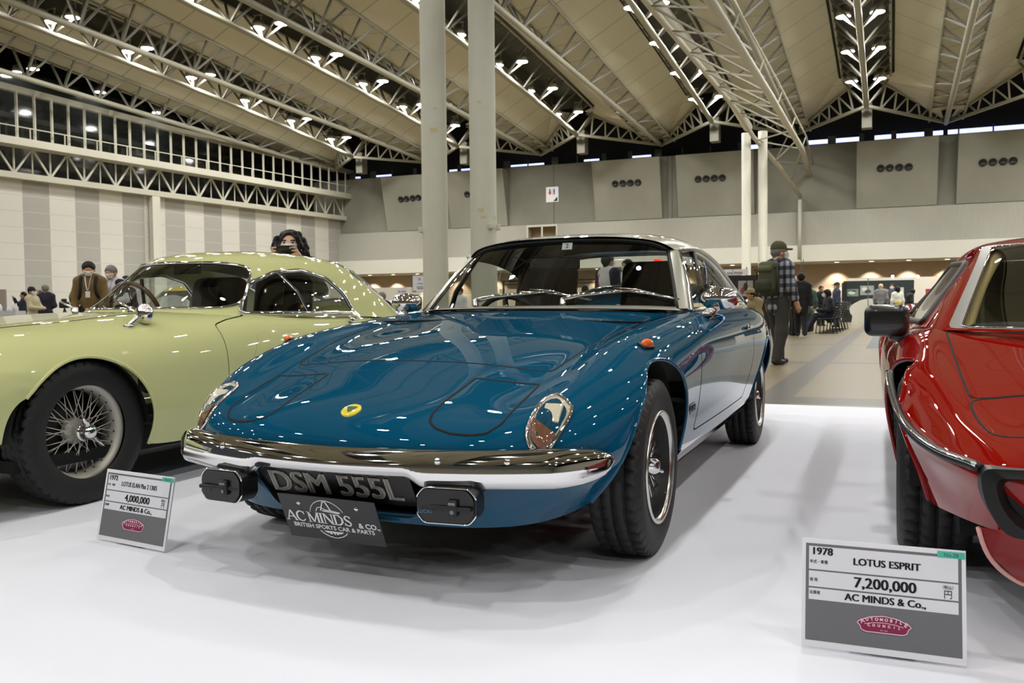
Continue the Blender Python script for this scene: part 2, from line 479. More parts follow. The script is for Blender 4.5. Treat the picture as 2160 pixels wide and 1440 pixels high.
cor = MB()
dr0, dr1 = u_of(1113, 480), u_of(1178, 480)
cor.box(((UA + dr0) / 2, -.05, 5.9), (dr0 - UA, .5, 2.2)).box(((dr1 + UB) / 2, -.05, 5.9), (UB - dr1, .5, 2.2)).box(((dr0 + dr1) / 2, -.05, 4.95), (dr1 - dr0, .5, .3))
co = struct('wall_band', cor, M_corr); co.location = (wall_pt(0, 0, .0)); co.rotation_euler = (0, 0, -.365)
# gallery opening in the band: frame, lit reveal
gal = MB(); wall_slab(gal, dr0, dr1, 5.1, 6.95, -.9, .1); gal.box(wall_pt(dr0 + .05, 6, -.4), (.1, 1.0, 1.9), Matrix.Rotation(-.365, 3, 'Z')).box(wall_pt(dr1 - .05, 6, -.4), (.1, 1.0, 1.9), Matrix.Rotation(-.365, 3, 'Z'))
struct('window_1', gal, mat('gallery_reveal', (170, 150, 120), .7))
gf = MB(); wall_slab(gf, (dr0 + dr1) / 2 - .06, (dr0 + dr1) / 2 + .06, 5.1, 6.9, .26, .1); wall_slab(gf, dr0, dr1, 6.85, 7.0, .26, .1); wall_slab(gf, dr0, dr0 + .12, 5.1, 6.9, .26, .1); wall_slab(gf, dr1 - .12, dr1, 5.1, 6.9, .26, .1)
struct('trim_4', gf, M_fascia)
# vertical wall joints in the upper concrete
jn = MB()
for px in (1168, 1408, 1418): wall_slab(jn, u_of(px, 400) - .03, u_of(px, 400) + .03, 7.0, 11.3, .02, .04)
struct('trim_5', jn, mat('wall_joint', (96, 94, 86), .9))

# tilted acoustic panels, each with four round air nozzles
def nozzle_panel(pl, pr, top_l, top_r, label, vents):
    u0, u1 = u_of(pl, 455), u_of(pr, 455); zt = 11.15; pr_ = 1.25
    t = thing('acoustic_panel', label, 'wall panel', wall_pt((u0 + u1) / 2, 7.05, 0), -.365, 'tilted concrete panels on the back wall')
    w = (u1 - u0) / 2; h = zt - 7.05
    mb = MB().add([(-w, .1, 0), (w, .1, 0), (w, -.18, 0), (-w, -.18, 0), (-w, .1, h), (w, .1, h), (w, -pr_, h), (-w, -pr_, h)],
                  [(0, 1, 2, 3)[::-1], (4, 5, 6, 7), (0, 3, 7, 4), (1, 5, 6, 2), (3, 2, 6, 7), (0, 4, 5, 1)])
    obj('panel_body', mb, M_conc_panel, t, smooth=False)
    n = Vector((0, -h, -(pr_ - .18))).normalized()
    for (vu, vz) in vents:
        x = vu; z = vz - 7.05; y = -.18 - (pr_ - .18) * z / h
        M = frame_m((x, y, z), (1, 0, 0), Vector((1, 0, 0)).cross(-n).normalized())
        nb = MB().lathe([(.20, -.05), (.24, .02), (.235, .06), (.16, .05), (.15, .012), (.0, .01)], 20, M)
        obj('air_nozzle', nb, M_black, t)
    return t
def vents_for(pl, pr, pxs, py0, py1):
    u0, u1 = u_of(pl, 455), u_of(pr, 455); m = (u0 + u1) / 2; out = []
    for i, px in enumerate(pxs):
        py = py0 + (py1 - py0) * i / max(1, len(pxs) - 1); p = on_wall(px, py, .95); out.append(((p - U0).dot(WT) - m, p.z))
    return out
for (pl, pr, pxs, py0, py1, lab) in (
        (1806, 1975, (1858, 1877, 1897, 1917), 354, 351, 'tilted concrete wall panel with four round vents right of the lattice girder end'),
        (2016, 2190, (2074, 2095, 2117, 2138), 342, 338, 'tilted concrete wall panel with four round vents at the right edge of the photo'),
        (1432, 1592, (1472, 1489, 1506, 1523), 377, 374, 'tilted concrete wall panel with four round vents left of the far thin columns'),
        (1258, 1398, (1297, 1313, 1329, 1345), 387, 384, 'tilted concrete wall panel with four round vents right of the restroom sign'),
        (954, 1073, (984, 997, 1010, 1023), 409, 406, 'tilted concrete wall panel mostly behind the right near column'),
        (820, 930, (844, 856, 869, 881), 420, 416, 'leftmost tilted concrete wall panel with round vents, left of the near columns')):
    nozzle_panel(pl, pr, 0, 0, lab, vents_for(pl, pr, pxs, py0, py1))

# clerestory slit of daylight over the wall, dark void above it
M_day = mat('daylight_slit', (200, 210, 255), .5, emit=(196, 205, 255), estr=1.6)
cl = MB()
for a, b_ in ((1705, 1822), (1845, 1990), (2000, 2260), (1560, 1606), (1075, 1145), (1230, 1262), (1330, 1372), (945, 990), (790, 822), (742, 756)):
    ua, ub = u_of(a, 310), u_of(b_, 310); wall_slab(cl, ua, ub, 11.45, 11.72 if a > 1500 else 11.58, -.2, .05)
struct('window_2', cl, M_day)
vo = MB(); wall_slab(vo, UA - 3, UB, 11.3, 17.5, -.9, .1)
struct('wall_void', vo, M_dark)
mul = MB(); random.seed(3)
for i in range(46):
    u = UA + 2 + i * 1.9; wall_slab(mul, u, u + random.choice((.08, .3, .5)), 11.3, 11.9, -.1, .06)
struct('trim_6', mul, mat('dark_steel', (52, 50, 48), .6))

# ---------------------------------------------------------------- left wall: checkered acoustic panels
LD = Vector((math.sin(.52), math.cos(.52), 0)); LN = Vector((math.cos(.52), -math.sin(.52), 0))
CORN = on_wall(722, 580); CORN.z = 0
def lw(s, z, off=0.0): p = CORN - LD * s + LN * off; return Vector((p.x, p.y, z))
def lw_s(px, py):
    d = _r2 * ((px - 1080) / CAM_F) - _u2 * ((py - 720) / CAM_F) + _f
    t = (CORN - Vector((0, 0, 0))).dot(LN) / d.dot(LN); return (CORN - d * t).dot(LD)
M_check = mat('checker_wall_panels', (196, 195, 186), .75)
nt, b = nodes_of(M_check); tc = nt.nodes.new('ShaderNodeTexCoord'); sx = nt.nodes.new('ShaderNodeSeparateXYZ'); nt.links.new(tc.outputs['Object'], sx.inputs[0])
S_A, S_B = lw_s(49, 440), lw_s(694, 500); PER = (S_A - S_B) / 8
wr = nt.nodes.new('ShaderNodeMath'); wr.operation = 'WRAP'; wr.inputs[1].default_value = 0; wr.inputs[2].default_value = PER
ad = nt.nodes.new('ShaderNodeMath'); ad.operation = 'ADD'; ad.inputs[1].default_value = 20 * PER + S_A
nt.links.new(sx.outputs[0], ad.inputs[0]); nt.links.new(ad.outputs[0], wr.inputs[0])
cmp_ = nt.nodes.new('ShaderNodeMath'); cmp_.operation = 'LESS_THAN'; cmp_.inputs[1].default_value = PER * .5; nt.links.new(wr.outputs[0], cmp_.inputs[0])
mx = nt.nodes.new('ShaderNodeMix'); mx.data_type = 'RGBA'; mx.inputs[6].default_value = srgb(194, 193, 186); mx.inputs[7].default_value = srgb(155, 154, 148)
nt.links.new(cmp_.outputs[0], mx.inputs[0])
wz = nt.nodes.new('ShaderNodeMath'); wz.operation = 'WRAP'; wz.inputs[1].default_value = 0; wz.inputs[2].default_value = .875
az = nt.nodes.new('ShaderNodeMath'); az.operation = 'ADD'; az.inputs[1].default_value = -.29 + .875; nt.links.new(sx.outputs[2], az.inputs[0]); nt.links.new(az.outputs[0], wz.inputs[0])
cz = nt.nodes.new('ShaderNodeMath'); cz.operation = 'LESS_THAN'; cz.inputs[1].default_value = .035; nt.links.new(wz.outputs[0], cz.inputs[0])
m2 = nt.nodes.new('ShaderNodeMix'); m2.data_type = 'RGBA'; m2.inputs[7].default_value = srgb(176, 174, 164); nt.links.new(cz.outputs[0], m2.inputs[0]); nt.links.new(mx.outputs[2], m2.inputs[6]); nt.links.new(m2.outputs[2], b.inputs['Base Color'])
RW = Matrix.Rotation(PI / 2 - .52, 3, 'Z')
w = struct('wall_left', MB().box((-35, .2, 4.05), (70, .3, 8.2)), M_check); w.location = CORN; w.rotation_euler = (0, 0, PI / 2 - .52)
def lw_box(mb, s0, s1, z0, z1, off, th): return mb.box(lw((s0 + s1) / 2, (z0 + z1) / 2, off), (abs(s1 - s0), th, z1 - z0), RW)
lb = MB(); lw_box(lb, -1.6, 60, 8.12, 8.45, .25, .5); struct('trim_7', lb, M_steel_w)
pst = MB(); sp = lw_s(319, 420); lw_box(pst, sp - .28, sp + .28, 0, 8.2, .3, .35); struct('trim_8', pst, M_fascia)
g2 = MB(); lw_box(g2, -1.6, 60, 9.82, 10.22, .5, 1.0); struct('trim_9', g2, M_steel_w)
hr = MB(); lw_box(hr, -1.6, 60, 10.78, 10.83, .9, .05); struct('trim_10', hr, M_steel_w)
tb = MB().bar(lw(-1.6, 12.05, .4), lw(12, 12.35, .4), .3, .34).bar(lw(12, 12.35, .4), lw(27, 12.9, .4), .3, .34).bar(lw(27, 12.9, .4), lw(45, 13.6, .4), .3, .34)
struct('trim_11', tb, M_steel)
bk = MB(); lw_box(bk, -4, 62, 8.3, 19, -2.6, .1); struct('wall_void_left', bk, mat('night_glass', (10, 12, 12), .08))
wt = thing('wall_truss', 'steel lattice truss running along the top of the checkered left wall', 'truss', lw(0, 8.45, .25))
def part_at(name, mb, m, root, smooth=False):
    o = Vector(root.location); mb.v = [tuple(Vector(p) - o) for p in mb.v]; return obj(name, mb, m, root, smooth)
nodes = [lw_s(x, y) for x, y in ((24, 363), (107, 374), (180, 385), (248, 394), (318, 402), (369, 410), (423, 418), (474, 426), (522, 433), (567, 439), (608, 445), (646, 450), (683, 456), (718, 461))]
step = (nodes[0] - nodes[-1]) / 13
for i in range(-4, 15):
    s = nodes[-1] + step * (i - .0)
    part_at('strut', MB().bar(lw(s, 8.4, .25), lw(s, 9.85, .25), .07), M_steel_w, wt)
    part_at('strut', MB().bar(lw(s, 8.4, .25), lw(s + step * .5, 9.85, .25), .09), M_steel_w, wt)
    part_at('strut', MB().bar(lw(s + step, 8.4, .25), lw(s + step * .5, 9.85, .25), .09), M_steel_w, wt)
    part_at('post', MB().bar(lw(s + step * .5, 8.4, .25), lw(s + step * .5, 9.85, .25), .05), M_steel_w, wt)
gz = thing('gallery_glazing', 'row of pale window mullions above the left wall lattice', 'window frame', lw(0, 10.2, .5))
for i in range(46):
    s = -1.0 + i * .98; zt = np.interp(s, (-1.6, 12, 27, 45), (12.0, 12.3, 12.85, 13.5))
    part_at('mullion', MB().bar(lw(s, 10.15, .5), lw(s, zt, .5), .11, .11), M_steel_w, gz)
    if i % 2: part_at('rail_post', MB().bar(lw(s + .5, 10.15, .9), lw(s + .5, 10.8, .9), .05), M_steel_w, gz)

# ---------------------------------------------------------------- roof
def z_lamp(s): return 12.15 + .11 * max(0, 53 - s) - .0013 * max(0, 53 - s) ** 2 if s > 8 else 12.15 + .11 * 45 - .0013 * 2025
def z_T(s): return 11.95 + .035 * (59 - max(s, 8))
def z_vt(s): return z_T(s) + .22 + .055 * (57 - max(min(s, 57), 12))
def z_rt(s): return z_lamp(s) + 1.55
L_R = [-1.4 + 8.75 * k for k in range(-5, 4)]
L_T = [l - 4.4 for l in L_R] + [L_R[-1] + 4.4]
M_roof = mat('roof_panels', (203, 196, 176), .42)
nt, b = nodes_of(M_roof); tc = nt.nodes.new('ShaderNodeTexCoord'); sx = nt.nodes.new('ShaderNodeSeparateXYZ'); nt.links.new(tc.outputs['Object'], sx.inputs[0])
w1 = nt.nodes.new('ShaderNodeMath'); w1.operation = 'WRAP'; w1.inputs[1].default_value = 0; w1.inputs[2].default_value = 2.22; nt.links.new(sx.outputs[1], w1.inputs[0])
c1 = nt.nodes.new('ShaderNodeMath'); c1.operation = 'LESS_THAN'; c1.inputs[1].default_value = .06; nt.links.new(w1.outputs[0], c1.inputs[0])
mx = nt.nodes.new('ShaderNodeMix'); mx.data_type = 'RGBA'; mx.inputs[6].default_value = srgb(178, 174, 156); mx.inputs[7].default_value = srgb(126, 123, 109); nt.links.new(c1.outputs[0], mx.inputs[0]); nt.links.new(mx.outputs[2], b.inputs['Base Color'])
SS = list(np.linspace(-34, 52.5, 27))
rf = MB(); tr = MB()
for l in L_R:
    for sg in (-1, 1):
        P = [[(l + sg * 1.45, s, z_rt(s)), (l + sg * 3.5, s, z_vt(s))] for s in SS]
        se = s_wall(l, 1.0); P.append([(l + sg * .5, 53.2, z_rt(52.5) - .1), (l + sg * 4.2, se, z_vt(57) - .1)])
        rf.grid(P, flip=sg > 0)
        # the strip of roof over the truss valley
        rf.grid([[(l + sg * 3.5, s, z_vt(s)), (l + sg * 4.42, s, z_vt(s) + .12)] for s in SS + [57]], flip=sg > 0)
    # dark trough above the lamps
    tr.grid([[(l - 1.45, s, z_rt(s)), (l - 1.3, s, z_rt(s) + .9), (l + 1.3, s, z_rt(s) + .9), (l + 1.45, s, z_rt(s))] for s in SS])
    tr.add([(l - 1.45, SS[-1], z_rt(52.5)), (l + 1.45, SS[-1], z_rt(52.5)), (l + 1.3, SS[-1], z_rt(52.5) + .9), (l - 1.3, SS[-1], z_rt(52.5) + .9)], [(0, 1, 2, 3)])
ro = struct('ceiling', rf, M_roof); ro.rotation_euler = (0, 0, -RA)
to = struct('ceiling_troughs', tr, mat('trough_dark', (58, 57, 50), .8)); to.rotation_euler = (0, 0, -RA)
hood = MB().box((0, 12, 19.6), (110, 100, .2)); hd = struct('ceiling_deck', hood, M_dark); hd.rotation_euler = (0, 0, -RA)

def ordn(i): return ('first', 'second', 'third', 'fourth', 'fifth', 'sixth', 'seventh', 'eighth', 'ninth', 'tenth', 'eleventh', 'twelfth', 'thirteenth', 'fourteenth')[i]
R_NAME = {-5: 'far left trough beyond the glazing', -4: 'trough nearest the left wall', -3: 'trough left of the near columns', -2: 'trough passing behind the near columns', -1: 'trough left of the box girder', 0: 'trough right of the box girder', 1: 'trough at the right edge', 2: 'trough beyond the right edge', 3: 'outermost right trough'}
# rib trusses (between the troughs): one bottom chord, two top chords, V struts
def z_of(fn, s): return fn(s)
def rib(l, zb, zt, w, s0, s1, stp, label, group, m, end_taper=True):
    root = thing('roof_truss', label, 'roof truss', H(s1, l, zb(s1)), -RA, group)
    L = lambda s, x, z: Vector((x, s - s1, z - zb(s1)))
    ss = np.arange(s1, s0 - .01, -stp)[::-1]
    obj('bottom_chord', MB().tube([L(s, 0, zb(s)) for s in ss], .15, 8), m, root)
    for sg in (-1, 1):
        obj('top_chord', MB().tube([L(s, sg * w, zt(s) - .05) for s in ss], .07, 6), m, root)
    for i, s in enumerate(ss):
        if not (seen(H(s, l, zb(s)), 260) or seen(H(s, l, zt(s)), 260)): continue
        if zt(s) - zb(s) < .25: continue
        for sg in (-1, 1):
            obj('strut', MB().bar(L(s, 0, zb(s)), L(s + stp * .5, sg * w, zt(s + stp * .5) - .05), .10), M_strut, root, smooth=False)
            obj('strut', MB().bar(L(s, 0, zb(s)), L(s, sg * w, zt(s) - .05), .09), M_strut, root, smooth=False)
    return root
T_NAME = ['beyond the left glazing', 'along the left wall, left of all lamp rows', 'above the left wall', 'second left of the near columns', 'left of the near columns', 'right of the near columns', 'hidden beside the box girder', 'right of the lamp row above the far booth', 'outside the right edge', 'far outside right']
for i, l in enumerate(L_T):
    k = i - 5
    if k < -4 or k > 2: continue
    lab = {-4: 'roof rib truss furthest left, close to the glazing', -3: 'roof rib truss second from the left wall, between two lamp rows', -2: 'roof rib truss reaching the back wall left of the near columns',
           -1: 'roof rib truss reaching the back wall right of the near columns', 0: 'roof rib truss beside the big box girder', 1: 'roof rib truss in the top right corner of the photo', 2: 'roof rib truss beyond the right edge of the photo'}[k]
    rib(l, z_T, z_vt, .92, -4 if k > -3 else 14, s_wall(l, .9), 2.2, lab, 'roof rib trusses', M_steel)
for k in range(-4, 3):
    l = L_R[k + 5]
    rib(l, z_lamp, z_rt, 1.25, -2 if k > -3 else 12, 53, 2.225, 'lamp-bearing roof truss in the ' + R_NAME[k], 'lamp trusses', M_steel)
    # gable trusses from the end of the lamp row down to the rib ends, and the hanging post
    g = thing('gable_truss', 'triangular end truss of the ' + R_NAME[k], 'roof truss', H(53, l, z_lamp(53)), -RA, 'triangular end trusses')
    for sg in (-1, 1):
        a0, a1 = Vector((0, 0, 0)), Vector((sg * 4.3, s_wall(l + sg * 4.3, 1) - 53, z_T(58) - z_lamp(53)))
        b0, b1 = Vector((sg * .7, 0, 1.3)), Vector((sg * 4.2, s_wall(l + sg * 4.3, 1) - 53.2, z_T(58) - z_lamp(53) + .3))
        obj('bottom_chord', MB().bar(a0, a1, .16), M_steel, g, smooth=False); obj('top_chord', MB().bar(b0, b1, .10), M_steel, g, smooth=False)
        for j in range(6):
            obj('strut', MB().bar(a0.lerp(a1, j / 6), b0.lerp(b1, (j + .5) / 6), .09), M_steel, g, smooth=False); obj('strut', MB().bar(b0.lerp(b1, (j + .5) / 6), a0.lerp(a1, (j + 1) / 6), .09), M_steel, g, smooth=False)
    obj('hanging_post', MB().box((0, 1.2, -.30), (.55, .7, 1.5)), M_strut, g, smooth=False)

# lamps: pairs hung either side of the lamp-truss chords
def lamp_proto():
    root = thing('ceiling_lamp', 'lamp', 'lamp')
    obj('housing', MB().lathe([(.0, .55), (.12, .55), (.14, .40), (.26, .34), (.34, .0), (.32, .0)], 20), M_housing, root)
    obj('lens', MB().lathe([(.0, .03), (.315, .03)], 20), M_lens, root)
    obj('bracket', MB().box((0, 0, .62), (.5, .08, .06)).bar((.2, 0, .55), (.2, 0, .3), .05).bar((-.2, 0, .55), (-.2, 0, .3), .05), M_steel, root, smooth=False)
    return root
proto = lamp_proto(); first = True
for k in range(-5, 4):
    l = L_R[k + 5]; cnt = 0
    for j in range(17):
        s = 51.3 - 4.45 * j
        for sg in (-1, 1):
            p = H(s, l + sg * .72, z_lamp(s) + .85); vis = seen(p, 40)
            if not vis and (s < -22 or (s < 30 and (j % 2 or sg < 0)) or (s >= 30 and k < -4)): continue
            t = proto if first else copy_tree(proto); first = False
            t.location = p; t.rotation_euler = (0, 0, -RA); t['group'] = 'metal halide lamps under the roof'
            side = 'left' if sg < 0 else 'right'
            t['label'] = (f'{ordn(j)} {side} lamp from the far end in the {R_NAME[k]}' if vis else f'round ceiling lamp outside the photo in the {R_NAME[k]}')

# ---------------------------------------------------------------- columns and the box girder
M_col = mat('column_plaster', (194, 194, 182), .7, noise=(3.0, .03))
M_tape = mat('tape_residue', (188, 180, 140), .8)
def column(px, depth, r, ztop, label, marks=(), boxes=()):
    p = at(px, 300, depth=depth); t = thing('column', label, 'column', (p.x, p.y, -.01), 0, 'round hall columns')
    obj('shaft', MB().lathe([(0, 0), (r, 0), (r, ztop), (0, ztop)], 40), M_col, t, angle=50)
    for (dx, y, w_, h_) in marks:
        z = at(px, y, depth=depth).z; a = math.atan2(-p.y, -p.x) + dx
        obj('tape_mark', MB().grid([[(math.cos(a + u) * (r + .003), math.sin(a + u) * (r + .003), z + v + .01) for u in np.linspace(-w_, w_, 5)] for v in (-h_, h_)], True), M_tape, t)
    for (dx, y, w_) in boxes:
        z = at(px, y, depth=depth).z; a = math.atan2(-p.y, -p.x) + dx
        obj('junction_box', MB().rbox((math.cos(a) * (r + .03), math.sin(a) * (r + .03), z), (.09, w_, .11), .01, Matrix.Rotation(a, 3, 'Z')), M_fascia, t)
    return t
column(915.5, 17.6, .262, 13.2, 'thick round column left of the pair behind the blue car', ((.1, 235, .16, .012), (.0, 280, .3, .05)), ((-1.5, 484, .1),))
column(1018, 17.6, .27, 13.2, 'thick round column right of the pair behind the blue car', ((-.25, 222, .16, .03), (-.2, 446, .2, .04), (0, 461, .2, .025), (1.1, 461, .1, .03)), ((.55, 478, .1), (1.45, 479, .1)))
column(1574, 50, .262, 10.9, 'far slim round column, left of the pair under the box girder')
column(1609, 50, .262, 11.0, 'far slim round column, right of the pair under the box girder')
gd = thing('box_girder', 'long white lattice box girder carried by the twin columns', 'girder', H(50, -7.6, 10.9), -RA)
GL = lambda s, l, z: Vector((l + 7.6, s - 50, z - 10.9))
la = [GL(s, -8.0 + .3 * (s > 48), 12.0) for s in (2, 12, 22, 32, 42, 48)] + [GL(50.2, -7.55, 11.0)]
obj('pipe_chord', MB().tube(la, .26, 12), mat('white_pipe', (222, 220, 208), .4), gd)
lb_ = [GL(2, -7.9, 11.55), GL(30, -7.9, 11.5), GL(48, -7.7, 11.4), GL(50.5, -7.3, 10.5), GL(55, -6.3, 9.3), GL(59.2, -5.57, 8.0)]
obj('bottom_chord', MB().tube(lb_, .13, 8), M_steel_w, gd)
rc = [GL(2, -5.1, 10.0), GL(20, -5.1, 10.0), GL(40, -5.0, 10.15), GL(54, -5.0, 10.2), GL(60.3, -5.05, 9.3)]
obj('walkway_chord', MB().tube(rc, .17, 8), M_steel_w, gd)
rh = [p + Vector((.25, 0, .75)) for p in rc]
obj('handrail', MB().tube(rh, .05, 6), M_steel_w, gd)
def on_path(P, y):
    for a, c in zip(P, P[1:]):
        if a.y <= y <= c.y: return a.lerp(c, (y - a.y) / (c.y - a.y))
    return P[-1] if y > P[-1].y else P[0]
ys = list(np.arange(-44, 9.6, 3.0)); z0 = len(ys)
for i, y in enumerate(ys[:-1]):
    a, c = on_path(lb_, y), on_path(rc, y); a2, c2 = on_path(lb_, y + 3.0), on_path(rc, y + 3.0)
    obj('lattice_bar', MB().bar(a, c2, .07), M_steel, gd, smooth=False); obj('lattice_bar', MB().bar(a2, c, .07), M_steel, gd, smooth=False)
    if i % 2 == 0:
        up = Vector((1.2, 0, 2.3)); obj('lattice_bar', MB().bar(a, a.lerp(c, .5) + Vector((0, .9, 1.6)), .06), M_strut, gd, smooth=False); obj('rail_post', MB().bar(c, c + Vector((.25, 0, .75)), .05), M_steel_w, gd, smooth=False)
tip = on_wall(1687, 415, .6)
wp = obj('girder_post', MB().lathe([(0, 0), (.13, 0), (.13, 3.85), (0, 3.85)], 16), M_steel_w); wp.location = (tip.x, tip.y, tip.z - 4.05)
tag(wp, 'slim white post under the far end of the box girder', 'post')

# restroom sign on the wall
c0 = on_wall(1165, 410, .03); sg_ = thing('restroom_sign', 'square white restroom sign with red and blue figures high on the wall', 'sign', c0, -.365)
obj('board', MB().box((0, 0, 0), (.95, .05, 1.1)), mat('sign_white', (232, 232, 236), .5), sg_, smooth=False)
def figure(x, z, h, skirt):
    m = MB().box((x, -.035, z + h * .62), (h * .26, .02, h * .46), taper=1.0); m.lathe([(0, -.01), (h * .1, -.01), (h * .1, .01), (0, .01)], 14, Matrix.Translation((x, -.035, z + h * .95)) @ Matrix.Rotation(PI / 2, 4, 'X'))
    if skirt: m.add([(x - h * .13, -.045, z + h * .6), (x + h * .13, -.045, z + h * .6), (x + h * .26, -.045, z + h * .22), (x - h * .26, -.045, z + h * .22)], [(0, 1, 2, 3)])
    m.box((x - h * .06, -.035, z + h * .2), (h * .1, .02, h * .4)); m.box((x + h * .06, -.035, z + h * .2), (h * .1, .02, h * .4)); return m
obj('woman_symbol', figure(-.17, -.02, .42, True), mat('sign_red', (196, 52, 60), .5), sg_, smooth=False)
obj('man_symbol', figure(.15, -.02, .42, False), mat('sign_blue', (44, 90, 180), .5), sg_, smooth=False)
obj('divider', MB().box((0, -.035, .18), (.02, .02, .44)), mat('sign_grey', (120, 120, 130), .5), sg_, smooth=False)
obj('corner_arrow', MB().prism([(.08, -.5), (.4, -.5), (.4, -.18)], .026, .036, Matrix.Rotation(PI / 2, 4, 'X')), mat('sign_ink', (40, 38, 44), .5), sg_, smooth=False)

# downlights in the soffit and red exit sign
M_down = mat('downlight_lens', (255, 240, 220), .5, emit=(255, 226, 190), estr=18.0)
pos = [(1545, 554), (1765, 549), (1838, 548), (1917, 546), (1998, 545), (2080, 543), (780, 577), (829, 576), (880, 574), (1330, 563), (1260, 566), (1440, 559)]
for i, (px, py) in enumerate(pos):
    p = on_wall(px, 560, .2); t = thing('downlight', {0: 'round soffit downlight above the white watch banner'}.get(i, f'small round soffit downlight, {ordn(i)} of the row under the back wall fascia'), 'lamp', (p.x, p.y, 3.64), 0, 'downlights under the fascia')
    obj('ring', MB().lathe([(.2, .03), (.22, 0), (.16, -.01), (.15, .02)], 16), M_fascia, t); obj('lens', MB().lathe([(0, -.005), (.16, -.005)], 16), M_down, t)
for px in (700, 780, 829, 880, 960, 1040, 1260, 1330, 1440, 1545, 1640, 1765, 1838, 1917, 1998, 2080):
    p = on_wall(px, 560, -1.75); li = bpy.data.lights.new('scallop_light', 'SPOT'); li.energy = 700; li.color = (1, .80, .62); li.spot_size = 1.75; li.spot_blend = .5; li.shadow_soft_size = .1
    o = bpy.data.objects.new('scallop_light', li); COL.objects.link(o); o.location = (p.x, p.y, 3.6)
# the hall is closed behind and to the right of the camera
rw = struct('wall_right', MB().box((34, 10, 6), (.4, 110, 12)), mat('far_wall', (150, 146, 134), .8)); rw.rotation_euler = (0, 0, -RA)
rb = struct('wall_front', MB().box((-8, -36, 6), (90, .4, 12)), MATS['far_wall']); rb.rotation_euler = (0, 0, -RA)
# ================================================================== car helpers
M_chrome = mat('chrome', (225, 225, 225), .05, 1.0)
M_tyre = mat('tyre_rubber', (15, 15, 16), .6, bump=(90, .15))
M_rubber = mat('black_rubber', (10, 10, 11), .5)
M_gap = mat('panel_gap', (6, 7, 8), .9)
M_glass = glass('window_glass', (.82, .85, .83))
M_lensclear = glass('clear_lens', (.93, .92, .88))
M_cabin = mat('cabin_black', (26, 25, 25), .75)
M_amber = mat('amber_lens', (226, 92, 8), .12, coat=1.0, emit=(226, 92, 8), estr=0.05)
M_under = mat('underbody', (12, 12, 13), .9)
M_silver_rim = mat('polished_alloy', (214, 212, 206), .22, 1.0)
M_alloy_black = mat('black_wheel_centre', (8, 8, 9), .45)
def tyre_mb(R, W, rim, n=168):
    """outer half-profile across the width; tread blocks cut by lowering alternate slices"""
    h = W / 2; pr = [(rim, -h * .80), (rim + .012, -h * .92), ((R + rim) / 2 + .005, -h), (R - .035, -h * .97), (R - .012, -h * .86)]
    tread = []
    for a in (-.80, -.5, -.46, -.40, -.36, -.05, -.03, .03, .05, .36, .40, .46, .5, .80): tread.append((R - (.010 if abs(abs(a) - .43) < .04 or abs(a) < .04 else 0) - .006 * a * a, h * a))
    pr += tread + [(r, -x) for r, x in reversed(pr)]
    mb = MB(); k = len(pr); V = []
    for i in range(n):
        for j, (r, x) in enumerate(pr):
            a = 2 * PI * (i + (2.2 * (abs(x) / h) if 5 <= j < k - 5 else 0)) / n
            rr = r - (.007 if (i % 4 == 0 and 5 <= j < k - 5 and abs(x) > .1 * h) else 0)
            V.append((rr * math.cos(a), rr * math.sin(a), x))
    F = [(i * k + j, ((i + 1) % n) * k + j, ((i + 1) % n) * k + j + 1, i * k + j + 1) for i in range(n) for j in range(k - 1)]
    return mb.add(V, F)
def axle_m(c, sg, steer=0.0, spin=0.0):
    """wheel matrix: local Z points outward along the axle"""
    z = Vector((sg * math.cos(steer), -sg * math.sin(steer), 0)); return frame_m(c, Vector((0, 0, 1)), z.cross(Vector((0, 0, 1)))) @ Matrix.Rotation(spin, 4, 'Z')
def shell_parts(root, outer, name, m):
    return obj(name, outer, m, root)
def arch_fn(cy, cz, R, xmin=.45):
    return lambda V: np.where(np.abs(V[:, 0]) > xmin, np.hypot(V[:, 1] - cy, V[:, 2] - cz) - R, 1.0)
def lip(border, inset, m, root, name, r=.006):
    """rolled edge along a cut: a thin tube on the border chain"""
    for ch, closed in chains(border):
        if len(ch) > 3: obj(name, MB().tube(ch, r, 6, closed=closed), m, root)
def well(root, y, z, R, x0, x1, m=None):
    """dark liner inside a wheel arch"""
    for sg in (-1, 1):
        mb = MB(); M = frame_m((sg * x0, y, z), Vector((0, 0, 1)), Vector((sg, 0, 0)).cross(Vector((0, 0, 1))))
        P = [[(sg * x, y + (R + .004) * math.cos(a), z + (R + .004) * math.sin(a)) for a in np.linspace(.05, PI - .05, 26)] for x in (x0, x1)]
        mb.grid(P); mb.add([(sg * x0, y, z)] + P[0], [(0, i, i + 1) for i in range(1, 26)])
        obj('wheel_well', mb, m or M_under, root)
def seat_mb(w=.46, h=.62, lean=.30, head=True):
    mb = MB(); R = Matrix.Rotation(-lean, 3, 'X')
    mb.rbox((0, 0, .10), (w, .50, .16), .06)
    mb.rbox(Vector((0, .24, .16)) + R @ Vector((0, 0, h / 2)), (w, .13, h), .06, R)
    if head: mb.rbox(Vector((0, .24, .16)) + R @ Vector((0, 0, h + .07)), (w * .58, .10, .20), .05, R)
    return mb
def stick(skin, pts, d, off=0.0):
    out = []
    for p in pts:
        h, n = skin.cast(p, d)
        if h is not None: out.append(h + n * off)
    return out
def line_on(skin, pts, d, r, n=50, off=-.0005):
    c = curve(pts, n) if len(pts) > 2 else np.linspace(pts[0], pts[1], n)
    return MB().tube(stick(skin, [Vector(p) for p in c], d, off), r, 6)
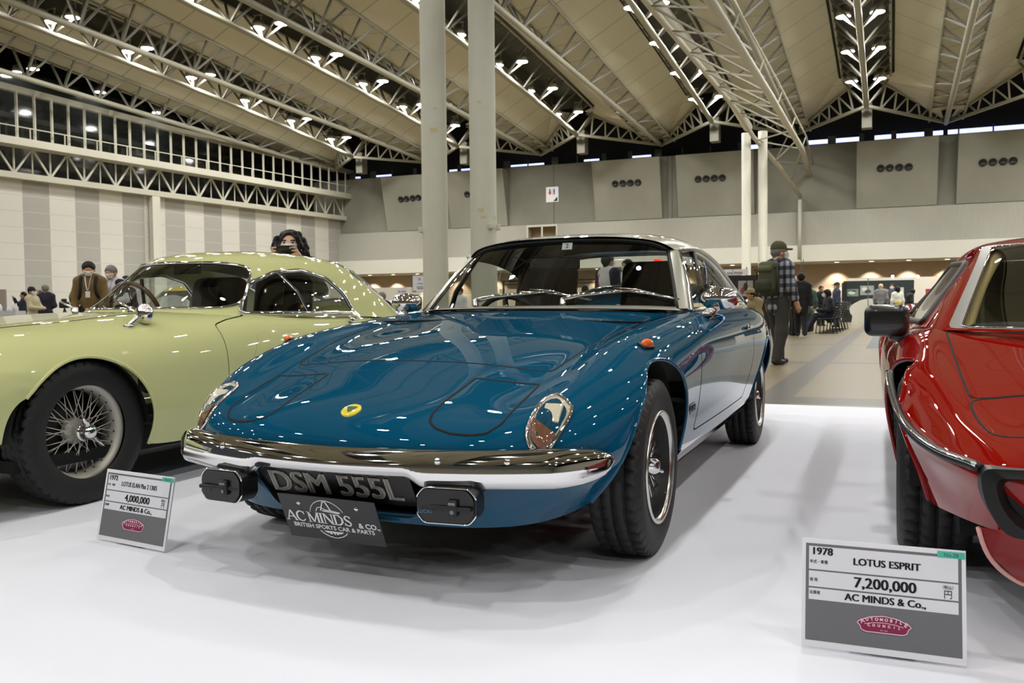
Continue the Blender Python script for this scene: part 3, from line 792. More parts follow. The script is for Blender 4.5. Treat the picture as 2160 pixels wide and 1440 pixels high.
def blister(skin, ring, d, h, rings=6):
    """domed lens over a closed outline given as ray origins"""
    B = [skin.cast(p, d) for p in ring]; B = [(p, n) for p, n in B if p is not None]; k = len(B)
    c = sum((p for p, n in B), Vector()) / k; nn = sum((n for p, n in B), Vector()).normalized()
    mb = MB(); V = []
    for i in range(rings + 1):
        t = 1 - i / (rings + .0) * .999
        for p, n in B: V.append(c + (p - c) * t + nn * h * math.sqrt(max(0, 1 - t ** 2.6)) + n * .002)
    return mb.add(V, [(i * k + j, (i + 1) * k + j, (i + 1) * k + (j + 1) % k, i * k + (j + 1) % k) for i in range(rings) for j in range(k)]), [p + n * .003 for p, n in B], nn, c
def ruled(A, B, n=16, bulge=(0, 0, 0), m=40):
    A = curve(A, m); B = curve(B, m); bu = np.array(bulge); P = []
    for i in range(n + 1):
        t = i / n; P.append(A * (1 - t) + B * t + bu * (4 * t * (1 - t)))
    return MB().grid(P)

# ================================================================== the blue coupe
M_blue = mat('blue_metallic_paint', (8, 75, 106), .45, 0.0, coat=1.0, spec=0.0)
M_silver = mat('silver_roof_paint', (196, 196, 184), .3, .55, coat=1.0)
CX, CY, CYAW = -.2289, 3.0567, .4049
blue = thing('sports_coupe', 'blue metallic coupe with silver roof, centred on the white carpet', 'car', (CX, CY, 0), -CYAW)
NET = [
 [(0,-.62,.195),(.25,-.61,.195),(.42,-.565,.195),(.50,-.51,.197),(.56,-.45,.205),(.61,-.385,.22),(.645,-.35,.24),(.66,-.335,.255),(.67,-.327,.262),(.675,-.32,.27)],
 [(0,-.685,.30),(.25,-.675,.30),(.43,-.64,.30),(.54,-.59,.30),(.61,-.535,.302),(.665,-.465,.308),(.695,-.405,.318),(.712,-.368,.328),(.72,-.347,.333),(.725,-.33,.338)],
 [(0,-.710,.40),(.25,-.70,.40),(.44,-.665,.40),(.56,-.62,.40),(.64,-.562,.40),(.695,-.495,.403),(.73,-.425,.41),(.75,-.372,.418),(.757,-.342,.424),(.76,-.30,.43)],
 [(0,-.688,.462),(.25,-.678,.462),(.44,-.645,.463),(.55,-.60,.47),(.64,-.535,.48),(.70,-.458,.487),(.74,-.387,.492),(.765,-.33,.495),(.773,-.29,.497),(.778,-.25,.50)],
 [(0,-.613,.517),(.25,-.604,.514),(.44,-.572,.508),(.55,-.53,.525),(.63,-.46,.55),(.70,-.38,.555),(.75,-.30,.555),(.78,-.23,.55),(.785,-.19,.545),(.79,-.16,.54)],
 [(0,-.44,.575),(.25,-.43,.570),(.44,-.41,.560),(.54,-.38,.578),(.62,-.33,.610),(.70,-.26,.615),(.76,-.18,.60),(.79,-.10,.57),(.79,-.06,.50),(.78,-.03,.42)],
 [(0,-.24,.631),(.25,-.24,.626),(.45,-.23,.614),(.54,-.20,.628),(.62,-.16,.663),(.70,-.11,.660),(.765,-.05,.625),(.79,0,.57),(.785,.03,.46),(.77,.05,.35)],
 [(0,0,.688),(.25,0,.683),(.46,0,.670),(.55,.01,.680),(.63,.03,.706),(.715,.06,.690),(.775,.10,.64),(.797,.12,.56),(.79,.14,.44),(.765,.15,.32)],
 [(0,.27,.730),(.25,.27,.726),(.47,.27,.713),(.56,.27,.720),(.64,.28,.738),(.73,.29,.715),(.785,.30,.655),(.80,.30,.57),(.79,.30,.44),(.755,.30,.295)],
 [(0,.55,.770),(.25,.55,.766),(.48,.55,.752),(.57,.55,.752),(.65,.55,.762),(.735,.55,.745),(.792,.55,.69),(.806,.55,.60),(.793,.55,.44),(.757,.55,.285)],
 [(0,.90,.806),(.25,.91,.804),(.49,.94,.796),(.60,.95,.786),(.67,.95,.788),(.745,.95,.772),(.803,.95,.71),(.82,.95,.61),(.803,.95,.44),(.76,.95,.28)],
 [(0,1.4,.80),(.25,1.4,.80),(.49,1.4,.80),(.61,1.4,.797),(.69,1.4,.797),(.755,1.4,.78),(.812,1.4,.715),(.83,1.4,.61),(.808,1.4,.44),(.765,1.4,.285)],
 [(0,1.9,.80),(.25,1.9,.80),(.49,1.9,.80),(.61,1.9,.802),(.69,1.9,.805),(.755,1.9,.79),(.815,1.9,.725),(.836,1.9,.61),(.812,1.9,.45),(.768,1.9,.30)],
 [(0,2.4,.80),(.25,2.4,.80),(.49,2.4,.80),(.60,2.4,.802),(.68,2.4,.81),(.745,2.4,.795),(.81,2.4,.73),(.835,2.4,.61),(.815,2.4,.46),(.77,2.4,.32)],
 [(0,2.85,.79),(.24,2.85,.79),(.46,2.85,.79),(.57,2.85,.79),(.65,2.85,.793),(.72,2.85,.775),(.78,2.85,.705),(.80,2.85,.60),(.785,2.85,.46),(.73,2.85,.33)],
 [(0,3.25,.775),(.22,3.25,.775),(.43,3.25,.772),(.53,3.25,.768),(.60,3.25,.76),(.665,3.25,.735),(.715,3.25,.665),(.73,3.25,.58),(.715,3.25,.46),(.67,3.25,.35)],
 [(0,3.50,.715),(.20,3.50,.714),(.38,3.49,.708),(.47,3.48,.70),(.54,3.46,.69),(.60,3.44,.665),(.645,3.42,.615),(.655,3.41,.56),(.64,3.41,.47),(.60,3.42,.38)],
 [(0,3.56,.55),(.20,3.56,.55),(.38,3.55,.545),(.46,3.53,.54),(.52,3.51,.535),(.57,3.49,.525),(.60,3.47,.505),(.61,3.46,.485),(.60,3.46,.45),(.57,3.46,.40)],
 [(0,3.48,.36),(.20,3.48,.36),(.38,3.47,.36),(.45,3.46,.36),(.50,3.45,.36),(.54,3.44,.36),(.565,3.43,.365),(.575,3.42,.37),(.57,3.42,.375),(.55,3.43,.38)],
]
shell = loft(sym(NET), 190, 150); body = MB().grid(shell)
ROLL = -.0064
body.v = [(x, y, z + ROLL * x) for x, y, z in body.v]
skinB = Skin(body)
WBP = [(0, .835, .812), (.2, .845, .812), (.4, .885, .809), (.53, .935, .805), (.612, .985, .800)]
def mir(P): return [(-x, y, z) for x, y, z in reversed(P) if x > 1e-6] + list(P)
# cut-outs: wheel arches, cockpit, nose mouth
body = clip(body, arch_fn(0, .285, .352)); lipA = body.border
body = clip(body, arch_fn(2.438, .30, .335)); lipR = body.border
ck = poly_sd([(x, y + .006) for x, y, z in mir(WBP)] + [(.655, 1.4), (.66, 1.9), (.655, 2.4), (.63, 2.85), (.50, 3.12), (.25, 3.17), (-.25, 3.17), (-.50, 3.12), (-.63, 2.85), (-.655, 2.4), (-.66, 1.9), (-.655, 1.4)])
body = clip(body, lambda V: np.where(V[:, 2] > .6, -ck(V[:, :2]), 1.0))
MOUTH = rounded([(-.375, .372), (.255 + .06, .372), (.285, .215), (-.19, .205)], .06)
MOUTH = rounded([(-.36, .385), (.36, .385), (.255, .222), (-.255, .222)], .05, 6)
mo = poly_sd(MOUTH); body = clip(body, lambda V: np.where(V[:, 1] < -.45, -mo(V[:, [0, 2]]), 1.0)); lipM = body.border
# bonnet, headlamp covers and doors are separate panels, 5 mm gaps
BON = rounded([(-.483, -.236), (-.25, -.226), (0, -.223), (.25, -.226), (.483, -.236), (.534, .125), (.570, .71), (.40, .722), (.2, .735), (0, .74), (-.2, .735), (-.40, .722), (-.570, .71), (-.534, .125)], .035, 5)
POD = rounded([(.272, -.342), (.485, -.338), (.482, -.46), (.472, -.60), (.445, -.636), (.40, -.652), (.345, -.660), (.295, -.654), (.268, -.636), (.259, -.60), (.262, -.50)], .012, 3)
DOORP = rounded([(.53, .78), (.525, .335), (1.72, .345), (1.79, .50), (1.80, .805), (1.79, .90), (.56, .90)], .03, 4)
G = .0032
def panel(name, fn, m, label=None):
    global body
    p = clip(body, lambda V: fn(V) - G); body = clip(body, lambda V: -fn(V) - G)
    o = obj(name, p, m, blue)
    if label: o['label'] = label
    return o
bn_ = poly_sd(BON); panel('bonnet', lambda V: np.where(V[:, 2] > .5, bn_(V[:, :2]), -1.0), M_blue)
for sg in (-1, 1):
    pd = poly_sd([(sg * x, y) for x, y in POD]); panel('headlamp_cover', lambda V: np.where(V[:, 2] > .44, pd(V[:, :2]), -1.0), M_blue)
    dp = poly_sd(DOORP); panel('door', lambda V: np.where(V[:, 0] * sg > .6, dp(V[:, 1:]), -1.0), M_blue)
bo = obj('body_shell', body, M_blue, blue)
# dark fillers just under every gap
def gapline(poly, d, lift, r=.0055):
    P = [Vector(lift(p)) for p in poly] + [Vector(lift(poly[0]))]; Q = []
    for a, b in zip(P, P[1:]): Q += [a.lerp(b, t) for t in np.linspace(0, 1, max(2, int((b - a).length / .025)), endpoint=False)]
    Q = stick(skinB, Q, d, -.0035)
    return MB().tube(Q, r, 6, closed=True)
obj('bonnet_gap', gapline(BON, (0, 0, -1), lambda p: (p[0], p[1], 3)), M_gap, bo)
for sg in (-1, 1):
    obj('headlamp_gap', gapline([(sg * x, y) for x, y in POD], (0, 0, -1), lambda p: (p[0], p[1], 3), .006), M_gap, bo)
    obj('door_gap', gapline([p for p in DOORP if p[1] < .80], (-sg, 0, 0), lambda p: (sg * 3, p[0], min(p[1], .80)), .0048), M_gap, bo)
for b_ in (lipA, lipR, lipM): lip(b_, 0, M_blue, bo, 'rolled_edge', .007)
well(blue, 0, .285, .352, .42, .74); well(blue, 2.438, .30, .335, .44, .76)
# rockers, floor pan, nose duct
rk = MB()
for sg in (-1, 1):
    rk.grid([[(sg * .757, y, .302), (sg * .762, y, .285), (sg * .745, y, .262), (sg * .735, y, .235), (sg * .70, y, .215), (sg * .45, y, .21)] for y in np.linspace(.36, 2.06, 30)], flip=sg < 0)
obj('sill_trim', rk, M_chrome, blue)
obj('floor_pan', MB().box((0, 1.30, .225), (1.20, 3.1, .05)).box((0, 2.95, .40), (1.0, .9, .3)), M_under, blue, smooth=False)
duct = MB(); MO = [(x * .96, z) for x, z in MOUTH]
duct.grid([[(x, y, z) for x, z in MO + [MO[0]]] for y in (-.66, -.36)], flip=True); duct.add([(x, -.37, z) for x, z in MO], [tuple(range(len(MO)))])
obj('nose_duct', duct, M_under, blue)

# number plate inside the mouth: black, raised silver characters
M_plate = mat('plate_black', (8, 8, 9), .4); M_char = mat('plate_silver', (176, 172, 162), .4, .2)
PM = frame_m((-.035, -.66, .30), (1, 0, 0), (0, -.50, .87))
np_ = obj('number_plate', MB().rbox((0, 0, 0), (.53, .115, .006), .002).xform(PM), M_plate, blue)
obj('plate_characters', text_mb('DSM 555L', .112, .002, 0, sx=.95, heavy=.0028).xform(PM @ Matrix.Translation((0, .0, .005))), M_char, np_, smooth=False)

# dealer plate under the nose
DX, DY = Vector((1, 0, -.012)), Vector((-.06, -.42, .90)); DM = frame_m((-.045, -.665, .198), DX, DY)
M_dp = mat('dealer_plate', (46, 46, 48), .45); M_ink = mat('dealer_white', (222, 222, 224), .5)
dpl = obj('dealer_plate', MB().rbox((0, 0, 0), (.335, .158, .004), .0015).xform(DM), M_dp, blue)
for x in (-.10, .10): obj('plate_bolt', MB().lathe([(0, .004), (.006, .003), (.007, 0)], 12, DM @ Matrix.Translation((x, .050, .002))), M_chrome, dpl)
TX = lambda s, size, x, y, b=0.0, sx=1.0, al='CENTER': text_mb(s, size, .0004, b, al, sx).xform(DM @ Matrix.Translation((x, y, .0028)))
# serif capitals drawn as strokes with slab feet
def serif_word(word, h, x, y, w=.075):
    G_ = {'A': ([((0, 0), (.42, 1), .10), ((.42, 1), (.84, 0), .17), ((.18, .36), (.66, .36), .08)], [(0, 0), (.84, 0)], .90),
          'C': ([((.80, .80), (.62, .97), .10), ((.62, .97), (.36, .97), .10), ((.36, .97), (.10, .72), .15), ((.10, .72), (.10, .28), .18), ((.10, .28), (.36, .03), .15), ((.36, .03), (.62, .03), .10), ((.62, .03), (.82, .22), .10), ((.80, .66), (.80, .98), .07)], [], .90),
          'M': ([((.08, 0), (.08, 1), .10), ((.08, 1), (.5, .05), .17), ((.5, .05), (.92, 1), .10), ((.92, 0), (.92, 1), .17)], [(.08, 0), (.92, 0), (.04, 1), (.96, 1)], 1.08),
          'I': ([((.15, 0), (.15, 1), .18)], [(.15, 0), (.15, 1)], .38),
          'N': ([((.08, 0), (.08, 1), .10), ((.08, 1), (.80, 0), .18), ((.80, 0), (.80, 1), .10)], [(.08, 0), (.06, 1), (.80, 1)], .96),
          'D': ([((.12, 0), (.12, 1), .18), ((.12, .97), (.48, .97), .09), ((.48, .97), (.78, .70), .14), ((.78, .70), (.78, .30), .18), ((.78, .30), (.48, .03), .14), ((.48, .03), (.12, .03), .09)], [(.06, 0), (.06, 1)], .90),
          'S': ([((.62, .80), (.48, .96), .09), ((.48, .96), (.28, .96), .10), ((.28, .96), (.12, .78), .14), ((.12, .78), (.22, .60), .16), ((.22, .60), (.54, .42), .18), ((.54, .42), (.66, .24), .16), ((.66, .24), (.52, .04), .13), ((.52, .04), (.24, .04), .10), ((.24, .04), (.10, .22), .09), ((.64, .74), (.64, .98), .07), ((.08, .02), (.08, .28), .07)], [], .78)}
    mb = MB()
    for ch in word:
        if ch == ' ': x += h * .28; continue
        st, feet, adv = G_[ch]
        for a, b, t in st: mb.bar((x + a[0] * h, y + a[1] * h, 0), (x + b[0] * h, y + b[1] * h, 0), t * h, .0006)
        for f in feet: mb.bar((x + (f[0] - .15) * h, y + (f[1] * .95 + .025) * h, 0), (x + (f[0] + .15) * h, y + (f[1] * .95 + .025) * h, 0), .055 * h, .0006)
        x += adv * h
    return mb
obj('dealer_name', serif_word('AC MINDS', .037, -.155, -.015).xform(DM @ Matrix.Translation((0, 0, .0032))), M_ink, dpl, smooth=False)
obj('dealer_suffix', TX('& CO.,', .025, .128, -.010, .0006), M_ink, dpl, smooth=False)
obj('dealer_trade', TX('BRITISH SPORTS CAR & PARTS', .0205, 0, -.0305, .0003, 1.02), M_ink, dpl, smooth=False)
em = MB(); arc = lambda r, a0, a1, n=26: [(r * math.cos(a), r * math.sin(a) - .001, 0) for a in np.linspace(a0, a1, n)]
ea = MB().tube([Vector(p) + Vector((0, .002, 0)) for p in arc(.062, .42, PI - .25)], .0013, 5)
eb = MB().tube(arc(.062, PI + .70, 2 * PI - .70), .0017, 5)
lo = [(.053 * math.cos(a), .053 * math.sin(a)) for a in np.linspace(PI + .86, 2 * PI - .86, 22)]
em.prism(lo, -.0003, .0003)
em_ring = em; em = MB(); em.bar((-.006, .056, 0), (-.020, .024, 0), .0035, .0006).bar((.004, .056, 0), (.016, .024, 0), .0045, .0006).bar((-.008, .056, 0), (.006, .056, 0), .003, .0006)
em2 = MB(); em.tube([(-.038, .020, 0), (-.03, .033, 0), (-.018, .036, 0), (-.004, .028, 0), (.02, .026, 0), (.045, .022, 0)], .0014, 5); em.bar((-.015, .024, 0), (.044, .019, 0), .004, .0006)
ET = DM @ Matrix.Translation((-.006, .006, .003)); obj('emblem_arc', ea.xform(ET), M_ink, dpl); EL = DM @ Matrix.Translation((-.002, -.002, .003)); obj('emblem_arc', eb.xform(EL), M_ink, dpl)
obj('dealer_emblem', em_ring.xform(EL), M_ink, dpl, smooth=False); obj('emblem_car', em.xform(DM @ Matrix.Translation((-.006, .008, .003))), M_ink, dpl, smooth=False)
inr = MB()
for x in (-.018, -.006, .006, .018): inr.bar((x, -.046, 0), (x + .002, -.064 + abs(x) * .35, 0), .003, .0006)
inr.bar((-.006, -.046, 0), (.006, -.062, 0), .0026, .0006)
obj('emblem_lettering', inr.xform(DM @ Matrix.Translation((-.002, -.002, .0038))), M_dp, dpl, smooth=False)

# bumper: two-face chrome bar, lower edge stepping up over the mouth
def bum_y(x): x = abs(x); return -.742 + .30 * x ** 2 + .16 * max(0, x - .42) ** 1.6 + .75 * max(0, x - .60) ** 1.5 * 1.6
def bum_lo(x): t = min(1, max(0, (abs(x) - .235) / .055)); t = t * t * (3 - 2 * t); return .352 - .027 * t
P = []; xs = np.r_[np.linspace(-.745, -.66, 8), np.linspace(-.64, .64, 90), np.linspace(.66, .745, 8)]
for x in xs:
    e = max(0, (abs(x) - .60) / .145); k = math.sqrt(max(0.0, 1 - e ** 2.4)); y = bum_y(x); lo_ = bum_lo(x); zc = .385; hi = .425 + .012 * abs(x)
    nx = (x * .62 + .9 * max(0, abs(x) - .5) * math.copysign(1, x)); nv = Vector((nx, -1, 0)).normalized()
    row = []
    for o_, z in ((.0, hi), (.022, hi - .002), (.042, hi - .014), (.056, hi - .036), (.060, lo_ + .027), (.058, lo_ + .022), (.050, lo_ + .006), (.036, lo_), (.0, lo_ + .004), (-.03, lo_ + .01)):
        zz = zc + (z - zc) * max(k, .12); row.append(tuple(Vector((x, y, zz)) + nv * (o_ * max(k, .10)) + Vector((0, .035, 0))))
    P.append(row)
bumper = obj('front_bumper', MB().grid(P, flip=False), M_chrome, blue)
for x in (-.60, -.40, .34, .52): obj('bumper_bolt', MB().ball((x, bum_y(x) - .018, .402), (.010, .008, .010), 12, 8), M_chrome, bumper)
# fog lamps with black stone covers
for sg in (-1, 1):
    FM = frame_m((sg * .375, -.735, .290), (1, sg * .10, 0), (0, 0, 1))
    oct_ = [(x * .84, y * .84) for x, y in rounded([(-.10, -.028), (-.075, -.056), (.075, -.056), (.10, -.028), (.10, .028), (.075, .056), (-.075, .056), (-.10, .028)], .012, 3)]
    fg = obj('fog_lamp', MB().prism(oct_, -.05, .012, FM).prism([(x * .93, y * .93) for x, y in oct_], .012, .018, FM), mat('lamp_cover_black', (16, 16, 17), .3), blue, angle=40)
    half = [p for p in oct_ if p[1] >= .016]; half2 = [p for p in oct_ if p[1] <= -.016]
    srt = lambda H_: sorted(H_, key=lambda p: math.atan2(p[1], p[0]))
    obj('chrome_rim', MB().tube([FM @ Vector((x, y, .013)) for x, y in srt(half)], .0028, 6).tube([FM @ Vector((x, y, .013)) for x, y in sorted(half2, key=lambda p: math.atan2(-p[1], p[0]))], .0028, 6), M_chrome, fg)
    obj('cover_strap', MB().rbox(FM @ Vector((0, -.004, .020)), (.150, .013, .012), .004).rbox(FM @ Vector((.022, -.002, .024)), (.028, .012, .042), .004), M_rubber, fg)
    obj('cover_emblem', MB().box(FM @ Vector((.022, .010, .0310)), (.020, .002, .007)).lathe([(0, .001), (.006, 0)], 12, FM @ Matrix.Translation((.022, -.012, .031))), mat('dull_silver', (120, 120, 118), .4, .6), fg, smooth=False)
    obj('maker_lettering', text_mb('LUCAS', .013, .0003, .0002).xform(FM @ Matrix.Translation((-.058, -.016, .0195))), mat('lamp_lettering', (70, 104, 132), .5), fg, smooth=False)
    obj('bracket', MB().box((sg * .375, -.675, .315), (.03, .04, .05)), M_rubber, fg, smooth=False)

# round nose badge
bp, bn2 = skinB.cast((0, -.62, 3), (0, 0, -1)); BMx = frame_m(bp + bn2 * .001, (1, 0, 0), bn2.cross(Vector((1, 0, 0))))
bd_ = obj('nose_badge', MB().lathe([(0, .0045), (.026, .004), (.031, .002), (.031, -.004)], 28, BMx), mat('badge_yellow', (226, 206, 36), .25, coat=.8), blue)
tri = rounded([(-.020, .013), (.020, .013), (.0, -.021)], .010, 4)
obj('badge_shield', MB().prism(tri, .0045, .0056, BMx), mat('badge_green', (38, 84, 40), .25, coat=.8), bd_, smooth=False)
# clear side lamps
LAMP = [(1174, 835), (1190, 847), (1202, 860), (1201, 872), (1190, 890), (1172, 920), (1157, 937), (1145, 944), (1132, 947), (1118, 943), (1109, 935), (1109, 925), (1115, 907), (1125, 885), (1139, 857), (1152, 842)]
LAMP_X = None
SL = [(.582,-.449),(.612,-.468),(.634,-.482),(.638,-.500),(.633,-.529),(.619,-.565),(.606,-.586),(.594,-.598),(.577,-.608),(.560,-.612),(.548,-.606),(.545,-.592),(.545,-.563),(.545,-.507),(.551,-.470),(.562,-.456)]
for sg in (-1, 1):
    ring = [Vector((sg * x, y, 3)) for x, y in (SL if sg > 0 else SL[::-1])]
    dome, rim_, nn, cc = blister(skinB, ring, (0, 0, -1), .026)
    base = obj('side_lamp', MB().tube(rim_, .0055, 8, closed=True), M_chrome, blue)
    obj('clear_lens', dome, M_lensclear, base)
    inner = lambda t, y0, y1: [cc + (p - cc) * t + nn * .004 for p in rim_ if y0 <= p.y <= y1]
    obj('lamp_base', MB().add([cc + nn * .002] + [cc + (p - cc) * .97 + nn * .002 for p in rim_], [(0, 1 + i, 1 + (i + 1) % len(rim_)) for i in range(len(rim_))]), mat('lamp_silvering', (190, 186, 172), .38, .5), base, smooth=False)
    lowp = [p for p in rim_ if p.y < -.548]
    obj('amber_bulb', MB().add([cc + (p - cc) * .86 + nn * .009 for p in lowp], [tuple(range(len(lowp)))]), mat('side_lamp_brown', (112, 66, 42), .3, coat=.6), base, smooth=False)
    A = frame_m(cc + nn * .016 + Vector((0, .028, .014)), (1, 0, 0), nn.cross(Vector((1, 0, 0))))
    obj('reflector', MB().rbox((0, 0, 0), (.052, .065, .010), .003).xform(A), mat('frosted_lens', (222, 218, 200), .35), base)
# amber wing repeaters
for sg in (-1, 1):
    p, n = skinB.cast((sg * .716, .026, 3), (0, 0, -1))
    M = frame_m(p + n * .004, (sg * .35, .94, .0), n.cross(Vector((sg * .35, .94, .0)))); R3 = M.to_3x3()
    rp = obj('wing_repeater', MB().rbox((0, 0, 0), (.062, .036, .010), .005).xform(M), M_rubber, blue)
    obj('amber_lens', MB().ball(p + n * .010, (.028, .016, .018), 20, 12, R3), M_amber, rp)
# side script badge low on the wing
for sg in (1,):
    p, n = skinB.cast((3, .415, .437), (-1, 0, 0)); M = frame_m(p + n * .002, (0, .98, .02), (0, 0, 1))
    sb = obj('wing_badge', MB().box((0, .016, 0), (.105, .004, .002)).box((-.052, -.002, 0), (.004, .034, .002)).xform(M), mat('badge_dark', (40, 40, 44), .4), blue, smooth=False)
    obj('badge_lettering', text_mb('ELAN 2', .030, .0008, .0004, sx=.95).xform(M @ Matrix.Translation((.006, -.004, .001))), MATS['badge_dark'], sb, smooth=False)

# ---- greenhouse
WTP = [(0, 1.225, 1.137), (.2, 1.23, 1.133), (.37, 1.245, 1.120), (.455, 1.265, 1.102), (.505, 1.288, 1.075)]
gl = ruled(mir(WBP), mir(WTP), 14, (0, -.018, .010), 60)
ws = obj('windscreen', gl, M_glass, blue)
def edge_trim(name, P, r, m, parent, flat=1.0, n=60): return obj(name, MB().tube(curve(P, n), r, 8, flat=flat), m, parent)
edge_trim('black_seal', mir(WTP), .009, M_rubber, ws); edge_trim('base_seal', mir(WBP), .007, M_rubber, ws)
for sg in (-1, 1):
    a, b_ = np.array(WBP[-1]) * (sg, 1, 1), np.array(WTP[-1]) * (sg, 1, 1)
    edge_trim('side_seal', [a, (a + b_) / 2 + np.array((sg * .002, -.010, .006)), b_], .009, M_rubber, ws, n=12)
# silver base strip in front of the glass
bs = [[(x, y - .055 - .01 * (1 - abs(x)), z - .004 + ROLL * x) for x, y, z in curve(mir([(p[0] * 1.05, p[1], p[2]) for p in WBP]), 60)], [(x, y - .03, z + .006) for x, y, z in curve(mir(WBP), 60)], [(x, y + .004, z + .008) for x, y, z in curve(mir(WBP), 60)]]
obj('scuttle_strip', MB().grid(bs, flip=True), M_silver, blue)
ROOF = [
 [(0,1.208,1.150),(.24,1.213,1.146),(.40,1.236,1.130),(.485,1.262,1.108),(.545,1.300,1.070)],
 [(0,1.40,1.180),(.26,1.40,1.173),(.43,1.40,1.152),(.52,1.40,1.122),(.568,1.40,1.082)],
 [(0,1.65,1.193),(.27,1.65,1.186),(.445,1.65,1.163),(.535,1.65,1.128),(.585,1.65,1.076)],
 [(0,1.95,1.188),(.27,1.95,1.182),(.45,1.95,1.158),(.545,1.95,1.114),(.597,1.95,1.038)],
 [(0,2.25,1.166),(.27,2.25,1.160),(.45,2.25,1.134),(.55,2.25,1.082),(.612,2.25,.962)],
 [(0,2.50,1.128),(.27,2.50,1.122),(.45,2.50,1.092),(.555,2.50,1.030),(.635,2.50,.868)],
 [(0,2.75,1.066),(.27,2.75,1.060),(.45,2.75,1.028),(.562,2.75,.960),(.655,2.75,.805)],
 [(0,3.00,.972),(.26,3.00,.967),(.44,3.00,.940),(.56,3.00,.885),(.648,3.00,.795)],
 [(0,3.24,.836),(.25,3.24,.834),(.42,3.24,.822),(.53,3.24,.802),(.61,3.24,.776)]]
roof = MB().grid(loft(sym(ROOF), 90, 80))
rw_ = poly_sd(rounded([(-.47, 2.47), (.47, 2.47), (.535, 3.02), (-.535, 3.02)], .07, 5))
rear_gl = clip(roof, lambda V: rw_(V[:, :2])); roof = clip(roof, lambda V: -rw_(V[:, :2])); rb_ = roof.border
rfo = obj('roof', roof, M_silver, blue); obj('rear_window', rear_gl, M_glass, rfo); lip(rb_, 0, M_chrome, rfo, 'rear_window_trim', .008)
inner_roof = MB().grid([[(x * .97, y, z - .022) for x, y, z in row] for row in loft(sym(ROOF[:5]), 40, 40)])
obj('headlining', inner_roof, mat('headlining', (40, 38, 35), .9), rfo)
BELT = [(.672, 1.015, .790), (.695, 1.30, .800), (.700, 1.70, .806), (.695, 2.10, .808), (.672, 2.55, .812)]
GUT = [(.548, 1.315, 1.068), (.570, 1.45, 1.078), (.586, 1.68, 1.070), (.600, 1.98, 1.028), (.620, 2.30, .940), (.655, 2.60, .830)]
for sg in (-1, 1):
    f3 = lambda P: [(sg * x, y, z) for x, y, z in P]
    edge = [(.640, 1.025, .800), (.602, 1.16, .935), (.556, 1.305, 1.066)]
    # A pillar between screen and side glass
    pa, pb = [WBP[-1], ((WBP[-1][0] + WTP[-1][0]) / 2 + .002, 1.127, .943), WTP[-1]], [(.668, 1.035, .785), (.615, 1.185, .935), (.556, 1.325, 1.070)]
    pil = MB(); A, B = curve(f3(pa), 20), curve(f3(pb), 20); mid = (A + B) / 2 + np.array((sg * .012, -.008, .008)); pil.grid([A, mid, B], flip=sg > 0)
    obj('windscreen_pillar', pil, M_silver, blue)
    sgl = ruled(f3(BELT), f3(GUT), 12, (sg * .012, 0, .008), 40)
    so = obj('side_window', sgl, M_glass, blue)
    edge_trim('window_frame', f3(GUT), .011, M_chrome, so); edge_trim('belt_trim', f3(BELT), .009, M_chrome, so); edge_trim('window_edge', f3([BELT[0], (.615, 1.185, .935), GUT[0]]), .010, M_chrome, so)
    edge_trim('drip_rail', f3([(x + .012, y, z + .012) for x, y, z in GUT]), .010, M_silver, so)
    obj('quarter_light_bar', MB().tube(f3([(.690, 1.36, .800), (.648, 1.345, .90), (.588, 1.47, 1.072)]), .013, 8), M_rubber, so)
# rain mirror of a rear deck under the fastback, parcel shelf, interior
obj('parcel_shelf', MB().box((0, 2.82, .79), (1.12, .50, .03)).box((0, 2.52, .60), (1.15, .05, .40)), M_cabin, blue, smooth=False)
obj('dashboard', MB().rbox((0, 1.12, .73), (1.22, .20, .16), .05).rbox((0, 1.02, .770), (1.16, .26, .05), .02), M_cabin, blue)
seatm = mat('seat_dark_brown', (44, 38, 33), .7, bump=(60, .2))
for sg in (-1, 1):
    st = obj('seat', seat_mb(.50, .50, .32, False).add(*(lambda q: (q.v, q.f))(MB().rbox((0, .44, .74), (.36, .11, .30), .06, Matrix.Rotation(-.28, 3, 'X')))), seatm, blue); st.location = (sg * .31, 1.37, .17)
rs = obj('rear_seat', seat_mb(.98, .42, .4, False), seatm, blue); rs.location = (0, 2.12, .22)
swm = Matrix.Translation((-.31, 1.30, .70)) @ Matrix.Rotation(-1.15, 4, 'X')
sw = MB().tube([swm @ Vector((.185 * math.cos(a), .185 * math.sin(a), 0)) for a in np.linspace(0, 2 * PI, 41)[:-1]], .014, 8, closed=True)
for a in (.3, PI - .3, -PI / 2): sw.bar(swm @ Vector((0, 0, -.02)), swm @ Vector((.18 * math.cos(a), .18 * math.sin(a), 0)), .02, .008)
obj('steering_wheel', sw, M_cabin, blue)
obj('rear_view_mirror', MB().rbox((-.06, 1.275, 1.028), (.25, .03, .062), .02, Matrix.Rotation(.2, 3, 'Z')).tube([(-.04, 1.28, 1.04), (.0, 1.30, 1.13)], .008), M_cabin, blue)
tk = frame_m((.03, 1.205, 1.108), (1, 0, 0), (0, .36, .93))
stk = obj('windscreen_sticker', MB().box((0, 0, 0), (.052, .036, .001)).xform(tk), mat('sticker_white', (225, 228, 226), .5), blue, smooth=False)
obj('sticker_number', text_mb('2', .030, .0003, .0006).xform(tk @ Matrix.Translation((0, 0, .001))), mat('sticker_ink', (60, 66, 70), .5), stk, smooth=False)
